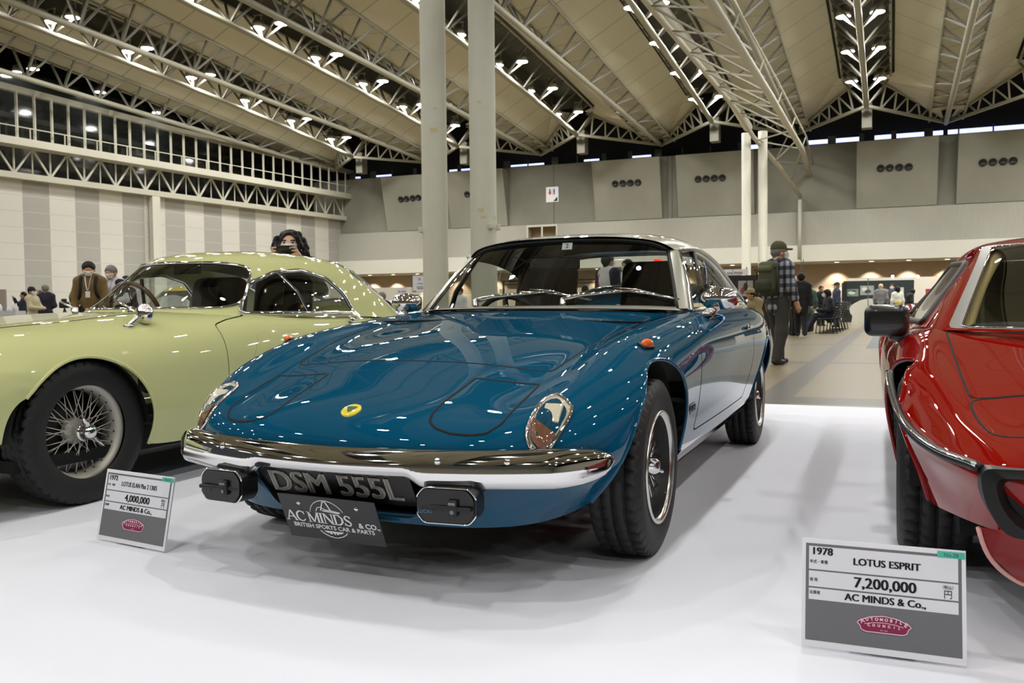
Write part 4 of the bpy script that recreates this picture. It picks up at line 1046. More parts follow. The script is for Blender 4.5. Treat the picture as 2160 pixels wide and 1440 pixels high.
# wipers
for (x0, x1, x2) in ((-.30, .055, .0), (.135, .44, .0)):
    b0 = Vector((x0, .835 + .25 * x0 * x0, .822)); b1 = Vector((x1, .905 + .22 * x1 * x1, .875))
    wp_ = obj('wiper', MB().lathe([(0, .035), (.011, .030), (.014, 0), (.016, -.01)], 14, Matrix.Translation(b0)), M_chrome, blue)
    obj('wiper_arm', MB().tube([b0 + Vector((0, 0, .025)), b0.lerp(b1, .25) + Vector((0, -.012, .030)), b1 + Vector((0, -.010, .006))], [.011, .009, .004], 8), M_chrome, wp_)
    d = Vector((1, .10, -.13)).normalized(); e = [b1 - d * .155 + Vector((0, .018, -.012)), b1 + Vector((0, -.004, 0)), b1 + d * .18 + Vector((0, .035, -.012))]
    obj('wiper_blade', MB().tube(curve(e, 14), .006, 6).tube([e[0] + Vector((.05, 0, .012)), b1 + Vector((0, -.008, .012)), e[2] + Vector((-.05, 0, .012))], .004, 6), M_chrome, wp_)
obj('washer_jet', MB().ball((-.12, .80, .816), (.012, .012, .010), 10, 6), M_chrome, blue)
# door mirrors: chrome head on a slanted stalk
for sg in (-1, 1):
    base, n = skinB.cast((sg * .745, .93, 3), (0, 0, -1))
    top = Vector((sg * .780, 1.05, .812))
    dm = obj('door_mirror', MB().ball(top + Vector((0, 0, .030)), (.082, .050, .050), 24, 14, Matrix.Rotation(sg * -.15, 3, 'Z')).rbox(top + Vector((sg * .005, .016, .030)), (.155, .062, .088), .036, Matrix.Rotation(sg * -.15, 3, 'Z')), M_chrome, blue)
    obj('mirror_stalk', MB().tube([base - n * .005, top + Vector((0, 0, .0))], [.024, .017], 12), M_chrome, dm)
    obj('mirror_foot', MB().ball(base, (.030, .022, .012), 16, 8), M_rubber, dm)
    hp, hn = skinB.cast((sg * 3, 1.66, .70), (-sg, 0, 0))
    obj('door_handle', MB().rbox(hp + hn * .012, (.018, .12, .022), .008), M_chrome, blue)
# wheels: polished lip, black centre with chrome-edged spokes, two-eared spinner
def blue_wheel(x, y, sg, steer):
    M = axle_m((sg * x, y, .288), sg, steer, .2)
    W = obj('wheel', MB().lathe([(.158, .052), (.162, .072), (.172, .086), (.181, .090), (.185, .084), (.183, .070), (.166, .062)], 56, M), M_silver_rim, blue)
    obj('tyre', tyre_mb(.288, .175, .176).xform(M), M_tyre, W)
    obj('wheel_centre', MB().lathe([(.163, .077), (.156, .048), (.142, .005), (.06, .012), (.05, .034), (.034, .040), (0, .042)], 40, M), M_alloy_black, W)
    for i in range(10):
        a = 2 * PI * i / 10; u = Vector((math.cos(a), math.sin(a), 0)); v = Vector((-math.sin(a), math.cos(a), 0))
        obj('spoke', MB().tube([M @ (u * .045 + v * .004 + Vector((0, 0, .040))), M @ (u * .095 + v * .009 + Vector((0, 0, .042))), M @ (u * .148 + v * .022 + Vector((0, 0, .046)))], .0032, 6).tube([M @ (u * .045 - v * .004 + Vector((0, 0, .040))), M @ (u * .095 - v * .009 + Vector((0, 0, .042))), M @ (u * .148 - v * .022 + Vector((0, 0, .046)))], .0032, 6), M_chrome, W)
    sp = MB().lathe([(0, .082), (.018, .080), (.028, .066), (.032, .045), (.036, .03)], 24, M)
    for a in (.9, .9 + PI):
        u = Vector((math.cos(a), math.sin(a), 0)); sp.tube([M @ (u * .02 + Vector((0, 0, .060))), M @ (u * .055 + Vector((0, 0, .072))), M @ (u * .078 + Vector((0, 0, .064)))], [.014, .012, .006], 8, flat=.6)
    obj('spinner', sp, M_chrome, W)
blue_wheel(.686, 0, 1, 0); blue_wheel(.686, 0, -1, 0); blue_wheel(.699, 2.438, 1, 0); blue_wheel(.699, 2.438, -1, 0)
# ================================================================== the pale green coupe on the left
M_green = mat('pale_green_paint', (200, 203, 146), .4, coat=1.0, spec=0.0)
M_wire = mat('painted_wire_wheel', (196, 194, 182), .4, .25)
GX, GY = -2.3958, 3.8442
green = thing('sports_coupe', 'pale green coupe with a white wire wheel at the left edge', 'car', (GX, GY, 0), -CYAW)
NG = [
 [(0,-.90,.25),(.20,-.88,.25),(.35,-.84,.25),(.45,-.78,.25),(.52,-.70,.26),(.57,-.62,.27),(.60,-.55,.28),(.62,-.48,.29),(.635,-.42,.30),(.64,-.38,.31)],
 [(0,-.98,.42),(.20,-.96,.42),(.36,-.90,.42),(.47,-.83,.42),(.55,-.74,.42),(.60,-.65,.42),(.63,-.57,.42),(.65,-.49,.42),(.66,-.42,.42),(.665,-.36,.42)],
 [(0,-.93,.56),(.20,-.91,.56),(.36,-.84,.57),(.47,-.76,.57),(.55,-.66,.565),(.61,-.56,.56),(.65,-.47,.55),(.67,-.40,.53),(.68,-.34,.51),(.68,-.28,.48)],
 [(0,-.70,.66),(.20,-.69,.66),(.36,-.65,.665),(.47,-.58,.665),(.56,-.50,.65),(.63,-.40,.62),(.675,-.31,.585),(.69,-.24,.54),(.695,-.19,.48),(.69,-.14,.40)],
 [(0,-.36,.735),(.22,-.36,.735),(.38,-.34,.736),(.50,-.30,.722),(.59,-.25,.692),(.655,-.18,.642),(.69,-.12,.58),(.70,-.07,.50),(.70,-.03,.42),(.68,0,.32)],
 [(0,0,.774),(.22,0,.774),(.38,0,.768),(.50,.02,.744),(.59,.04,.708),(.66,.07,.652),(.697,.09,.58),(.708,.10,.50),(.705,.11,.40),(.67,.12,.26)],
 [(0,.35,.800),(.22,.35,.800),(.38,.35,.792),(.50,.35,.768),(.59,.35,.732),(.665,.35,.678),(.706,.35,.60),(.718,.35,.50),(.71,.35,.36),(.66,.35,.205)],
 [(0,.72,.815),(.22,.73,.814),(.40,.76,.808),(.52,.78,.788),(.605,.78,.758),(.675,.78,.704),(.715,.78,.617),(.726,.78,.50),(.715,.78,.35),(.66,.78,.20)],
 [(0,1.15,.80),(.22,1.15,.80),(.42,1.15,.80),(.54,1.15,.795),(.62,1.15,.772),(.688,1.15,.718),(.722,1.15,.626),(.73,1.15,.50),(.717,1.15,.35),(.66,1.15,.20)],
 [(0,1.65,.79),(.22,1.65,.79),(.42,1.65,.79),(.55,1.65,.788),(.63,1.65,.768),(.693,1.65,.717),(.726,1.65,.63),(.733,1.65,.50),(.72,1.65,.35),(.66,1.65,.20)],
 [(0,2.2,.77),(.22,2.2,.77),(.42,2.2,.77),(.54,2.2,.772),(.625,2.2,.755),(.69,2.2,.70),(.722,2.2,.61),(.728,2.2,.49),(.715,2.2,.36),(.66,2.2,.22)],
 [(0,2.6,.75),(.21,2.6,.75),(.39,2.6,.752),(.50,2.6,.752),(.58,2.6,.732),(.64,2.6,.675),(.668,2.6,.59),(.672,2.6,.48),(.66,2.6,.37),(.61,2.6,.26)],
 [(0,2.92,.725),(.19,2.92,.726),(.34,2.91,.725),(.43,2.90,.717),(.50,2.88,.69),(.55,2.86,.63),(.57,2.85,.55),(.573,2.85,.46),(.56,2.85,.38),(.52,2.86,.30)],
 [(0,3.03,.62),(.18,3.03,.62),(.32,3.01,.61),(.40,2.99,.60),(.46,2.97,.575),(.50,2.95,.53),(.515,2.94,.48),(.515,2.94,.43),(.50,2.94,.38),(.47,2.95,.33)],
 [(0,3.00,.42),(.18,3.00,.42),(.30,2.99,.42),(.37,2.98,.415),(.42,2.96,.41),(.45,2.94,.40),(.46,2.93,.39),(.46,2.93,.38),(.45,2.93,.37),(.43,2.94,.35)]]
gsh = MB().grid(loft(sym(NG), 150, 140)); skinG = Skin(gsh)
gsh = clip(gsh, arch_fn(-.02, .288, .338)); gA = gsh.border
gsh = clip(gsh, arch_fn(2.24, .29, .325)); gR = gsh.border
gck = poly_sd([(0, .76), (.25, .82), (.42, .93), (.50, 1.10), (.585, 1.3), (.60, 1.9), (.55, 2.5), (.40, 2.85), (-.40, 2.85), (-.55, 2.5), (-.60, 1.9), (-.585, 1.3), (-.50, 1.10), (-.42, .93), (-.25, .82)])
gsh = clip(gsh, lambda V: np.where(V[:, 2] > .6, -gck(V[:, :2]), 1.0))
GD = rounded([(.775, .742), (.775, .25), (1.98, .25), (2.03, .45), (2.03, .90), (1.12, .90), (1.09, .79), (.90, .768)], .03, 4)
gdf = poly_sd(GD)
def gpanel(sg):
    global gsh
    fn = lambda V: np.where(V[:, 0] * sg > .52, gdf(V[:, 1:]), -1.0)
    p = clip(gsh, lambda V: fn(V) - .002); gsh = clip(gsh, lambda V: -fn(V) - .002); return obj('door', p, M_green, green)
gdoors = [gpanel(1), gpanel(-1)]
gb = obj('body_shell', gsh, M_green, green)
for b_ in (gA, gR): lip(b_, 0, M_green, gb, 'rolled_edge', .008)
well(green, -.02, .288, .338, .40, .66); well(green, 2.24, .29, .325, .40, .66)
for sg in (-1, 1):
    P = [Vector((sg * 3, y, z)) for y, z in GD if z < .80 and y < 1.5]; Q = []
    for a, c in zip(P, P[1:]): Q += [a.lerp(c, t) for t in np.linspace(0, 1, max(2, int((c - a).length / .03)), endpoint=False)] if (c - a).length < .7 else []
    obj('door_gap', MB().tube(stick(skinG, Q, (-sg, 0, 0), -.0035), .004, 6), M_gap, gb)
obj('bonnet_gap', line_on(skinG, [(-.36, .55, 3), (-.40, .2, 3), (-.40, -.3, 3), (-.33, -.62, 3), (0, -.72, 3), (.33, -.62, 3), (.40, -.3, 3), (.40, .2, 3), (.36, .55, 3)], (0, 0, -1), .0028, 120), M_gap, gb)
obj('floor_pan', MB().box((0, 1.2, .20), (1.20, 3.0, .05)), M_under, green, smooth=False)
# cabin: one painted dome with the windows cut out of it
CG = [
 [(0,.70,.808),(.15,.715,.808),(.30,.78,.806),(.40,.86,.80),(.47,.96,.795),(.525,1.06,.785)],
 [(0,.92,.965),(.16,.94,.962),(.31,1.02,.945),(.41,1.11,.920),(.49,1.16,.872),(.560,1.15,.780)],
 [(0,1.15,1.112),(.17,1.17,1.107),(.31,1.22,1.088),(.42,1.27,1.046),(.518,1.27,.950),(.600,1.24,.778)],
 [(0,1.42,1.168),(.18,1.42,1.163),(.33,1.42,1.145),(.45,1.42,1.100),(.558,1.42,.985),(.632,1.42,.778)],
 [(0,1.70,1.184),(.18,1.70,1.179),(.345,1.70,1.160),(.468,1.70,1.114),(.578,1.70,1.000),(.648,1.70,.776)],
 [(0,2.00,1.180),(.18,2.00,1.175),(.345,2.00,1.155),(.465,2.00,1.105),(.573,2.00,.985),(.648,2.00,.772)],
 [(0,2.30,1.146),(.18,2.30,1.141),(.34,2.30,1.120),(.45,2.30,1.064),(.552,2.30,.940),(.632,2.30,.765)],
 [(0,2.55,1.076),(.18,2.55,1.071),(.33,2.55,1.046),(.43,2.55,.986),(.522,2.55,.880),(.597,2.55,.755)],
 [(0,2.78,.935),(.17,2.78,.930),(.315,2.78,.905),(.408,2.78,.866),(.480,2.78,.810),(.545,2.78,.735)],
 [(0,2.93,.775),(.16,2.93,.772),(.30,2.92,.765),(.39,2.91,.755),(.45,2.90,.745),(.50,2.88,.720)]]
dome = MB().grid(loft(sym(CG), 110, 120))
WSG = rounded([(-.505, .828), (.505, .828), (.448, 1.058), (.30, 1.086), (-.30, 1.086), (-.448, 1.058)], .07, 6)
SWG = rounded([(1.10, .798), (1.23, .965), (1.385, 1.030), (1.60, 1.052), (1.82, 1.010), (1.955, .915), (2.02, .797)], .03, 5)
RWG = rounded([(-.50, 2.24), (.50, 2.24), (.50, 2.82), (-.50, 2.82)], .10, 5)
w1, w2, w3 = poly_sd(WSG), poly_sd(SWG), poly_sd(RWG)
f1 = lambda V: np.where(V[:, 1] < 1.30, w1(V[:, [0, 2]]), -1.0)
f3 = lambda V: np.where(V[:, 1] > 2.2, w3(V[:, :2]), -1.0)
def cutwin(name, fn, trim, r):
    global dome
    g = clip(dome, fn); dome = clip(dome, lambda V: -fn(V)); o = obj(name, g, M_glass, green)
    for ch, closed in chains(g.border):
        if len(ch) > 6: obj('chrome_frame', MB().tube(ch, r, 8, closed=closed), M_chrome, o); obj('rubber_seal', MB().tube(ch, r * .7, 6, closed=closed).xform(Matrix.Translation((0, 0, -.004))), M_rubber, o)
    return o
cutwin('windscreen', f1, M_chrome, .009)
sw_ = []
for sg in (-1, 1): sw_.append(cutwin('side_window', lambda V, sg=sg: np.where((V[:, 0] * sg > .38) & (V[:, 1] > 1.06), w2(V[:, 1:]), -1.0), M_chrome, .013))
cutwin('rear_window', f3, M_chrome, .008)
cab = obj('roof', dome, M_green, green)
obj('headlining', MB().grid([[(x * .96, y, z - .025) for x, y, z in row[16:65]] for row in loft(sym(CG), 60, 81)[22:40]]), mat('grey_lining', (120, 116, 104), .9), cab)
sk_d = Skin(MB().grid(loft(sym(CG), 60, 80)))
for sg, o in zip((-1, 1), sw_):
    pts = [sk_d.cast((sg * 3, y, z), (-sg, 0, 0))[0] for y, z in ((1.545, .805), (1.50, .92), (1.42, 1.03))]
    obj('quarter_light_bar', MB().tube(pts, .011, 8), M_rubber, o); obj('bar_edge', MB().tube([p + Vector((sg * .006, -.010, 0)) for p in pts], .004, 6), M_chrome, o)
    obj('window_catch', MB().ball(pts[0] + Vector((0, -.05, .03)), .010, 10, 6), mat('brass', (190, 150, 60), .25, 1.0), o)
# interior
M_seat_b = mat('black_leather', (15, 15, 16), .42)
for sg in (-1, 1):
    st = obj('seat', MB().rbox((0, 0, .12), (.44, .46, .16), .06).rbox((0, .26, .46), (.42, .14, .62), .10, Matrix.Rotation(-.18, 3, 'X')), M_seat_b, green); st.location = (sg * .26, 1.52, .27)
    hd_ = obj('headrest_panel', MB().box((0, 0, 0), (.13, .006, .12)), mat('woven_panel', (92, 88, 78), .9), st, smooth=False); hd_.location = (0, .205, .64); hd_.rotation_euler = (-.18, 0, 0)
obj('dashboard', MB().rbox((0, 1.02, .70), (1.04, .18, .15), .05), M_cabin, green)
gm = Matrix.Translation((-.27, 1.13, .80)) @ Matrix.Rotation(-1.25, 4, 'X')
gw = MB().tube([gm @ Vector((.19 * math.cos(a), .19 * math.sin(a), 0)) for a in np.linspace(0, 2 * PI, 41)[:-1]], .013, 8, closed=True)
obj('steering_wheel', gw, mat('wood_rim', (96, 62, 34), .35, coat=.5), green)
obj('column_boss', MB().tube([gm @ Vector((0, 0, -.25)), gm @ Vector((0, 0, .0))], .02, 8).bar(gm @ Vector((-.18, 0, 0)), gm @ Vector((.18, 0, 0)), .02, .006).bar(gm @ Vector((0, -.18, 0)), gm @ Vector((0, 0, 0)), .02, .006), M_chrome, green)
obj('rear_view_mirror', MB().rbox((.06, 1.20, 1.055), (.20, .02, .055), .01), M_cabin, green)
# wing mirror on its stalk, scuttle fittings, door handle
for sg in (-1, 1):
    p, n = skinG.cast((sg * .555, .315, 3), (0, 0, -1)); hd_ = p + Vector((sg * -.005, .10, .055))
    o = obj('wing_mirror', MB().ball(hd_, (.050, .036, .050), 24, 14, Matrix.Rotation(-.25, 3, 'Z')), M_chrome, green)
    obj('mirror_stalk', MB().tube([p, p.lerp(hd_, .5) + Vector((0, 0, .012)), hd_], [.011, .009, .008], 10), M_chrome, o)
    obj('mirror_foot', MB().ball(p, (.022, .028, .014), 16, 8), M_chrome, o)
    p, n = skinG.cast((sg * 3, 1.93, .735), (-sg, 0, 0))
    obj('door_handle', MB().ball(p + n * .022, (.016, .030, .018), 14, 8).tube([p, p + n * .022], .010, 8), M_chrome, green)
for sg in (-1, 1):
    p, n = skinG.cast((sg * .20, .66, 3), (0, 0, -1)); o = obj('wiper', MB().lathe([(0, .03), (.014, .025), (.018, 0)], 12, Matrix.Translation(p)), M_chrome, green)
    obj('wiper_arm', MB().tube([p + Vector((0, 0, .02)), p + Vector((-.12, .04, .045)), p + Vector((-.22, .09, .06))], .005, 6), M_chrome, o)
obj('front_bumper', MB().grid([[(x, -.40 - .60 * math.sqrt(max(0, 1 - (x / .72) ** 2)) - dy, .40 + dz) for dy, dz in ((0, .06), (.03, .05), (.045, 0), (.03, -.05), (0, -.06))] for x in np.linspace(-.715, .715, 60)]), M_chrome, green)
# wire wheels
def wire_wheel(x, y, sg, steer, detail):
    M = axle_m((sg * x, y, .3065), sg, steer)
    W = obj('wheel', MB().lathe([(.176, -.055), (.178, .010), (.186, .030), (.198, .036), (.207, .040), (.210, .034), (.207, .024), (.192, .020), (.184, .0), (.182, -.055)], 72, M, closed=True), M_wire, green)
    obj('tyre', tyre_mb(.306, .155, .196).xform(M), M_tyre, W)
    obj('hub', MB().lathe([(.056, -.03), (.054, -.005), (.040, .0), (.036, .030), (.030, .052), (0, .055)], 32, M), M_wire, W)
    obj('brake_drum', MB().lathe([(.125, -.075), (.12, -.06), (.0, -.06)], 32, M), mat('brake_grey', (34, 34, 34), .6, .3), W)
    n = 48 if detail else 20
    for i in range(n):
        a = 2 * PI * i / n; out = i % 2; da = (.42 if (i // 2) % 2 else -.42) * (1 if out else .8)
        r0, h0 = (.053, -.006) if out else (.040, .034)
        p0 = M @ Vector((r0 * math.cos(a + da), r0 * math.sin(a + da), h0)); p1 = M @ Vector((.180 * math.cos(a), .180 * math.sin(a), .012 if out else -.012))
        obj('spoke', MB().tube([p0, p1], .0021, 5), M_wire, W)
    if detail:
        for i in range(n):
            a = 2 * PI * i / n; q = M @ Vector((.179 * math.cos(a), .179 * math.sin(a), .013 if i % 2 else -.011)); obj('spoke_nipple', MB().ball(q, .0045, 8, 5), mat('nipple_dark', (60, 58, 54), .4, .5), W)
    sp = MB().lathe([(0, .098), (.018, .096), (.030, .084), (.034, .066), (.030, .052), (.040, .046)], 28, M)
    for a in (.55, .55 + PI):
        u = Vector((math.cos(a), math.sin(a), 0)); v = Vector((-math.sin(a), math.cos(a), 0))
        sp.tube([M @ (u * .012 + Vector((0, 0, .070))), M @ (u * .050 + v * .004 + Vector((0, 0, .088))), M @ (u * .082 + v * .008 + Vector((0, 0, .098)))], [.017, .015, .006], 10, flat=.5)
    obj('spinner', sp, M_chrome, W)
wire_wheel(.585, 0, 1, .0, True); wire_wheel(.585, 0, -1, .0, False); wire_wheel(.590, 2.24, 1, 0, False); wire_wheel(.590, 2.24, -1, 0, False)
# ================================================================== the red wedge on the right
M_red = mat('red_paint', (132, 8, 4), .4, coat=1.0, spec=0.0)
RX, RY, RYAW = 2.0239, 2.4096, .412
red = thing('sports_car', 'red wedge-shaped sports car cut off by the right edge', 'car', (RX, RY, 0), -RYAW)
NR = [
 [(0,-.93,.295),(.30,-.92,.295),(.55,-.89,.295),(.64,-.85,.293),(.69,-.74,.285),(.73,-.58,.27),(.762,-.42,.255),(.77,-.34,.25),(.775,-.32,.25)],
 [(0,-.945,.37),(.30,-.935,.37),(.56,-.91,.37),(.66,-.865,.368),(.71,-.75,.365),(.755,-.58,.36),(.795,-.42,.36),(.805,-.345,.362),(.81,-.32,.365)],
 [(0,-.935,.440),(.30,-.925,.440),(.58,-.90,.440),(.685,-.865,.440),(.74,-.74,.442),(.795,-.55,.450),(.838,-.36,.480),(.846,-.30,.49),(.85,-.27,.495)],
 [(0,-.90,.457),(.30,-.89,.457),(.56,-.87,.457),(.665,-.83,.458),(.725,-.71,.465),(.785,-.52,.478),(.835,-.32,.508),(.846,-.25,.515),(.85,-.22,.515)],
 [(0,-.62,.515),(.30,-.62,.513),(.54,-.62,.508),(.65,-.60,.503),(.715,-.53,.518),(.775,-.38,.537),(.832,-.21,.558),(.852,-.14,.535),(.858,-.12,.50)],
 [(0,-.30,.585),(.30,-.30,.583),(.56,-.30,.578),(.675,-.28,.572),(.735,-.25,.588),(.79,-.18,.600),(.84,-.10,.594),(.862,-.05,.54),(.862,-.02,.46)],
 [(0,0,.648),(.30,0,.646),(.57,0,.642),(.69,0,.636),(.745,.02,.648),(.80,.04,.640),(.852,.06,.60),(.870,.08,.51),(.862,.10,.38)],
 [(0,.28,.710),(.30,.29,.710),(.58,.32,.710),(.70,.34,.710),(.755,.34,.704),(.81,.34,.684),(.866,.34,.610),(.882,.34,.48),(.84,.34,.24)],
 [(0,.80,.73),(.30,.80,.73),(.59,.80,.73),(.715,.80,.728),(.775,.80,.715),(.83,.80,.690),(.885,.80,.615),(.895,.80,.46),(.84,.80,.20)],
 [(0,1.60,.74),(.30,1.60,.74),(.60,1.60,.74),(.73,1.60,.738),(.79,1.60,.725),(.842,1.60,.698),(.894,1.60,.62),(.90,1.60,.46),(.84,1.60,.20)],
 [(0,2.44,.75),(.30,2.44,.75),(.60,2.44,.75),(.73,2.44,.747),(.79,2.44,.735),(.845,2.44,.71),(.898,2.44,.63),(.905,2.44,.47),(.84,2.44,.22)],
 [(0,3.10,.74),(.30,3.10,.74),(.58,3.10,.74),(.70,3.10,.735),(.76,3.10,.72),(.81,3.10,.69),(.85,3.10,.61),(.855,3.10,.46),(.80,3.10,.28)],
 [(0,3.24,.60),(.30,3.24,.60),(.56,3.23,.60),(.68,3.22,.595),(.73,3.21,.58),(.77,3.20,.56),(.80,3.19,.52),(.80,3.19,.42),(.76,3.19,.32)]]
rsh = MB().grid(loft(sym(NR), 150, 130)); skinR = Skin(rsh)
rsh = clip(rsh, arch_fn(0, .285, .345, .735)); rA = rsh.border
rsh = clip(rsh, arch_fn(2.438, .30, .34, .735)); rB = rsh.border
rck = poly_sd([(-.66, .40), (-.5, .30), (0, .16), (.5, .30), (.66, .40), (.72, .9), (.72, 2.4), (.6, 2.9), (-.6, 2.9), (-.72, 2.4), (-.72, .9)])
rsh = clip(rsh, lambda V: np.where(V[:, 2] > .6, -rck(V[:, :2]), 1.0))
HOODP = rounded([(-.690, .325), (-.680, -.15), (-.672, -.385), (.672, -.385), (.680, -.15), (.690, .325), (0, .20)], .02, 3)
LIDP = lambda sg: rounded([(sg * .676, -.392), (sg * .672, -.55), (sg * .648, -.70), (sg * .30, -.72), (sg * .30, -.392)], .05, 5)
def rpanel(name, fn):
    global rsh
    p = clip(rsh, lambda V: fn(V) - .003); rsh = clip(rsh, lambda V: -fn(V) - .003); return obj(name, p, M_red, red)
hf = poly_sd(HOODP); rpanel('bonnet', lambda V: np.where(V[:, 2] > .48, hf(V[:, :2]), -1.0))
for sg in (-1, 1):
    lf = poly_sd(LIDP(sg)); rpanel('headlamp_lid', lambda V: np.where(V[:, 2] > .45, lf(V[:, :2]), -1.0))
rb_o = obj('body_shell', rsh, M_red, red)
def rgap(poly, r=.005):
    P = [Vector((p[0], p[1], 3)) for p in list(poly) + [poly[0]]]; Q = []
    for a, c in zip(P, P[1:]): Q += [a.lerp(c, t) for t in np.linspace(0, 1, max(2, int((c - a).length / .03)), endpoint=False)]
    return MB().tube(stick(skinR, Q, (0, 0, -1), -.003), r, 6, closed=True)
obj('bonnet_gap', rgap(HOODP), M_gap, rb_o)
for sg in (-1, 1): obj('headlamp_gap', rgap(LIDP(sg)), M_gap, rb_o)
for b_ in (rA, rB): lip(b_, 0, M_red, rb_o, 'rolled_edge', .008)
well(red, 0, .270, .335, .66, .82); well(red, 2.438, .30, .34, .50, .84)
obj('floor_pan', MB().box((0, 1.2, .21), (1.40, 3.3, .05)), M_under, red, smooth=False)
# waist strip: black rubber with a bright bead, from the arch round to the bumper
for sg in (-1, 1):
    SP = [(.690, -.868, .440), (.715, -.80, .440), (.742, -.74, .441), (.772, -.645, .444), (.797, -.55, .450), (.820, -.45, .463), (.841, -.35, .485), (.856, -.23, .520), (.866, -.12, .555), (.868, -.02, .585)]
    c = curve([(sg * (x + .004), y, z) for x, y, z in SP], 50)
    so = obj('waist_strip', MB().tube(c, .013, 8), M_rubber, red); obj('bright_bead', MB().tube([(x + sg * .007, y - .007, z + .007) for x, y, z in c], .0055, 6), M_chrome, so)
# black rubber bumper with a recessed face
BP = lambda k, dz=0: rounded([(-.700 * k, .447 - dz), (.700 * k, .447 - dz), (.690 * k, .37), (.650 * k, .30 + dz), (-.650 * k, .30 + dz), (-.690 * k, .37)], .03, 4)
def ring(poly, y, bow): return [(x, y + bow * (x / .7) ** 2, z) for x, z in poly]
b0, b1, b2, b3 = ring(BP(1), -.90, .06), ring(BP(.995), -.985, .075), ring(BP(.955, .018), -.99, .075), ring(BP(.925, .03), -.955, .07)
bmb = MB(); k = len(b0)
bmb.add(b0 + b1 + b2 + b3, [(r * k + i, r * k + (i + 1) % k, (r + 1) * k + (i + 1) % k, (r + 1) * k + i) for r in range(3) for i in range(k)] + [tuple(3 * k + i for i in range(k))[::-1]])
obj('front_bumper', bmb, mat('bumper_black', (9, 9, 10), .4, spec=.3), red, angle=50)
obj('air_dam', MB().grid([[(x, -.93 + .10 * (x / .69) ** 2, .297), (x * .965, -.90 + .10 * (x / .69) ** 2, .23), (x * .86, -.85 + .09 * (x / .69) ** 2, .155), (x * .84, -.80 + .09 * (x / .69) ** 2, .15)] for x in np.linspace(-.69, .69, 50)], True), M_red, red)
obj('air_dam_edge', MB().tube(curve([(-.69, -.83, .295), (-.668, -.80, .23), (-.595, -.76, .158), (-.5, -.80, .15), (0, -.86, .15)], 40), .006, 6), mat('dam_edge', (226, 170, 160), .4), red)
# cabin
CR = [
 [(0,.08,.715),(.35,.13,.715),(.60,.25,.715),(.70,.36,.714),(.755,.52,.708),(.79,.66,.70)],
 [(0,.60,.900),(.32,.63,.897),(.53,.70,.889),(.615,.775,.876),(.700,.83,.800),(.795,.85,.700)],
 [(0,1.15,1.085),(.28,1.17,1.080),(.44,1.20,1.062),(.510,1.245,1.040),(.610,1.22,.92),(.80,1.17,.702)],
 [(0,1.60,1.102),(.28,1.60,1.098),(.45,1.60,1.082),(.53,1.60,1.052),(.63,1.60,.93),(.80,1.60,.705)],
 [(0,2.10,1.062),(.28,2.10,1.058),(.44,2.10,1.042),(.52,2.10,1.010),(.63,2.10,.90),(.80,2.10,.71)],
 [(0,2.70,.880),(.28,2.70,.877),(.44,2.70,.865),(.53,2.70,.845),(.64,2.70,.80),(.79,2.70,.715)],
 [(0,3.02,.760),(.28,3.02,.758),(.44,3.02,.755),(.53,3.02,.750),(.63,3.02,.742),(.75,3.02,.725)]]
rd = MB().grid(loft(sym(CR), 100, 100))
GW = rounded([(-.643, .726), (.643, .726), (.470, 1.049), (-.470, 1.049)], .012, 3); SWp = rounded([(-.684, .722), (.684, .722), (.494, 1.060), (-.494, 1.060)], .02, 3)
SID = rounded([(.69, .735), (1.22, .985), (1.75, 1.0), (2.05, .90), (1.95, .735)], .04, 3)
g1, g2, g3 = poly_sd(GW), poly_sd(SWp), poly_sd(SID)
fw = lambda V: np.where(V[:, 1] < 1.30, g1(V[:, [0, 2]]), -1.0); fs = lambda V: np.where(V[:, 1] < 1.30, g2(V[:, [0, 2]]), -1.0)
gl_ = clip(rd, fw); sil = clip(clip(rd, fs), lambda V: -fw(V)); rd = clip(rd, lambda V: -fs(V))
wo = obj('windscreen', gl_, M_glass, red); obj('silver_surround', sil, mat('brushed_trim', (128, 128, 124), .42, .6), wo)
for ch, cl_ in chains(sil.border): obj('bright_edge', MB().tube(ch, .0045, 6, closed=cl_), M_chrome, wo)
for sg in (-1, 1):
    fn = lambda V, sg=sg: np.where((V[:, 0] * sg > .5), g3(V[:, 1:]), -1.0)
    g = clip(rd, fn); rd = clip(rd, lambda V: -fn(V)); o = obj('side_window', g, M_glass, red)
    for ch, cl_ in chains(g.border):
        if len(ch) > 6: obj('black_frame', MB().tube(ch, .014, 8, closed=cl_), M_rubber, o)
    obj('pillar_lining', MB().tube(curve([(sg * .622, .42, .70), (sg * .545, .80, .86), (sg * .440, 1.20, 1.015)], 20), .022, 8), mat('tan_trim', (196, 172, 112), .6), red)
    m0 = Vector((sg * .88, .46, .748))
    dm = obj('door_mirror', MB().rbox(m0, (.150, .115, .118), .030, Matrix.Rotation(sg * .12, 3, 'Z')), mat('mirror_black', (12, 12, 13), .3, coat=.4), red)
    obj('mirror_arm', MB().tube([m0 + Vector((sg * -.02, .0, -.045)), Vector((sg * .80, .50, .675))], [.024, .030], 10), mat('mirror_arm_grey', (84, 88, 94), .4), dm)
rg = clip(rd, lambda V: np.where(V[:, 1] > 2.15, .42 - np.abs(V[:, 0]), -1.0)); rg = clip(rg, lambda V: 2.85 - V[:, 1]); rd = clip(rd, lambda V: -np.minimum(np.where(V[:, 1] > 2.15, .42 - np.abs(V[:, 0]), -1.0), 2.85 - V[:, 1]))
ro_ = obj('roof', rd, M_red, red); obj('rear_window', rg, M_glass, ro_)
obj('headlining', MB().grid([[(x * .94, y, z - .03) for x, y, z in row[12:49]] for row in loft(sym(CR), 60, 61)[20:40]]), MATS['headlining'], ro_)
obj('dashboard', MB().rbox((0, .62, .675), (1.25, .50, .12), .04), M_cabin, red)
M_tan = mat('olive_leather', (86, 76, 46), .6)
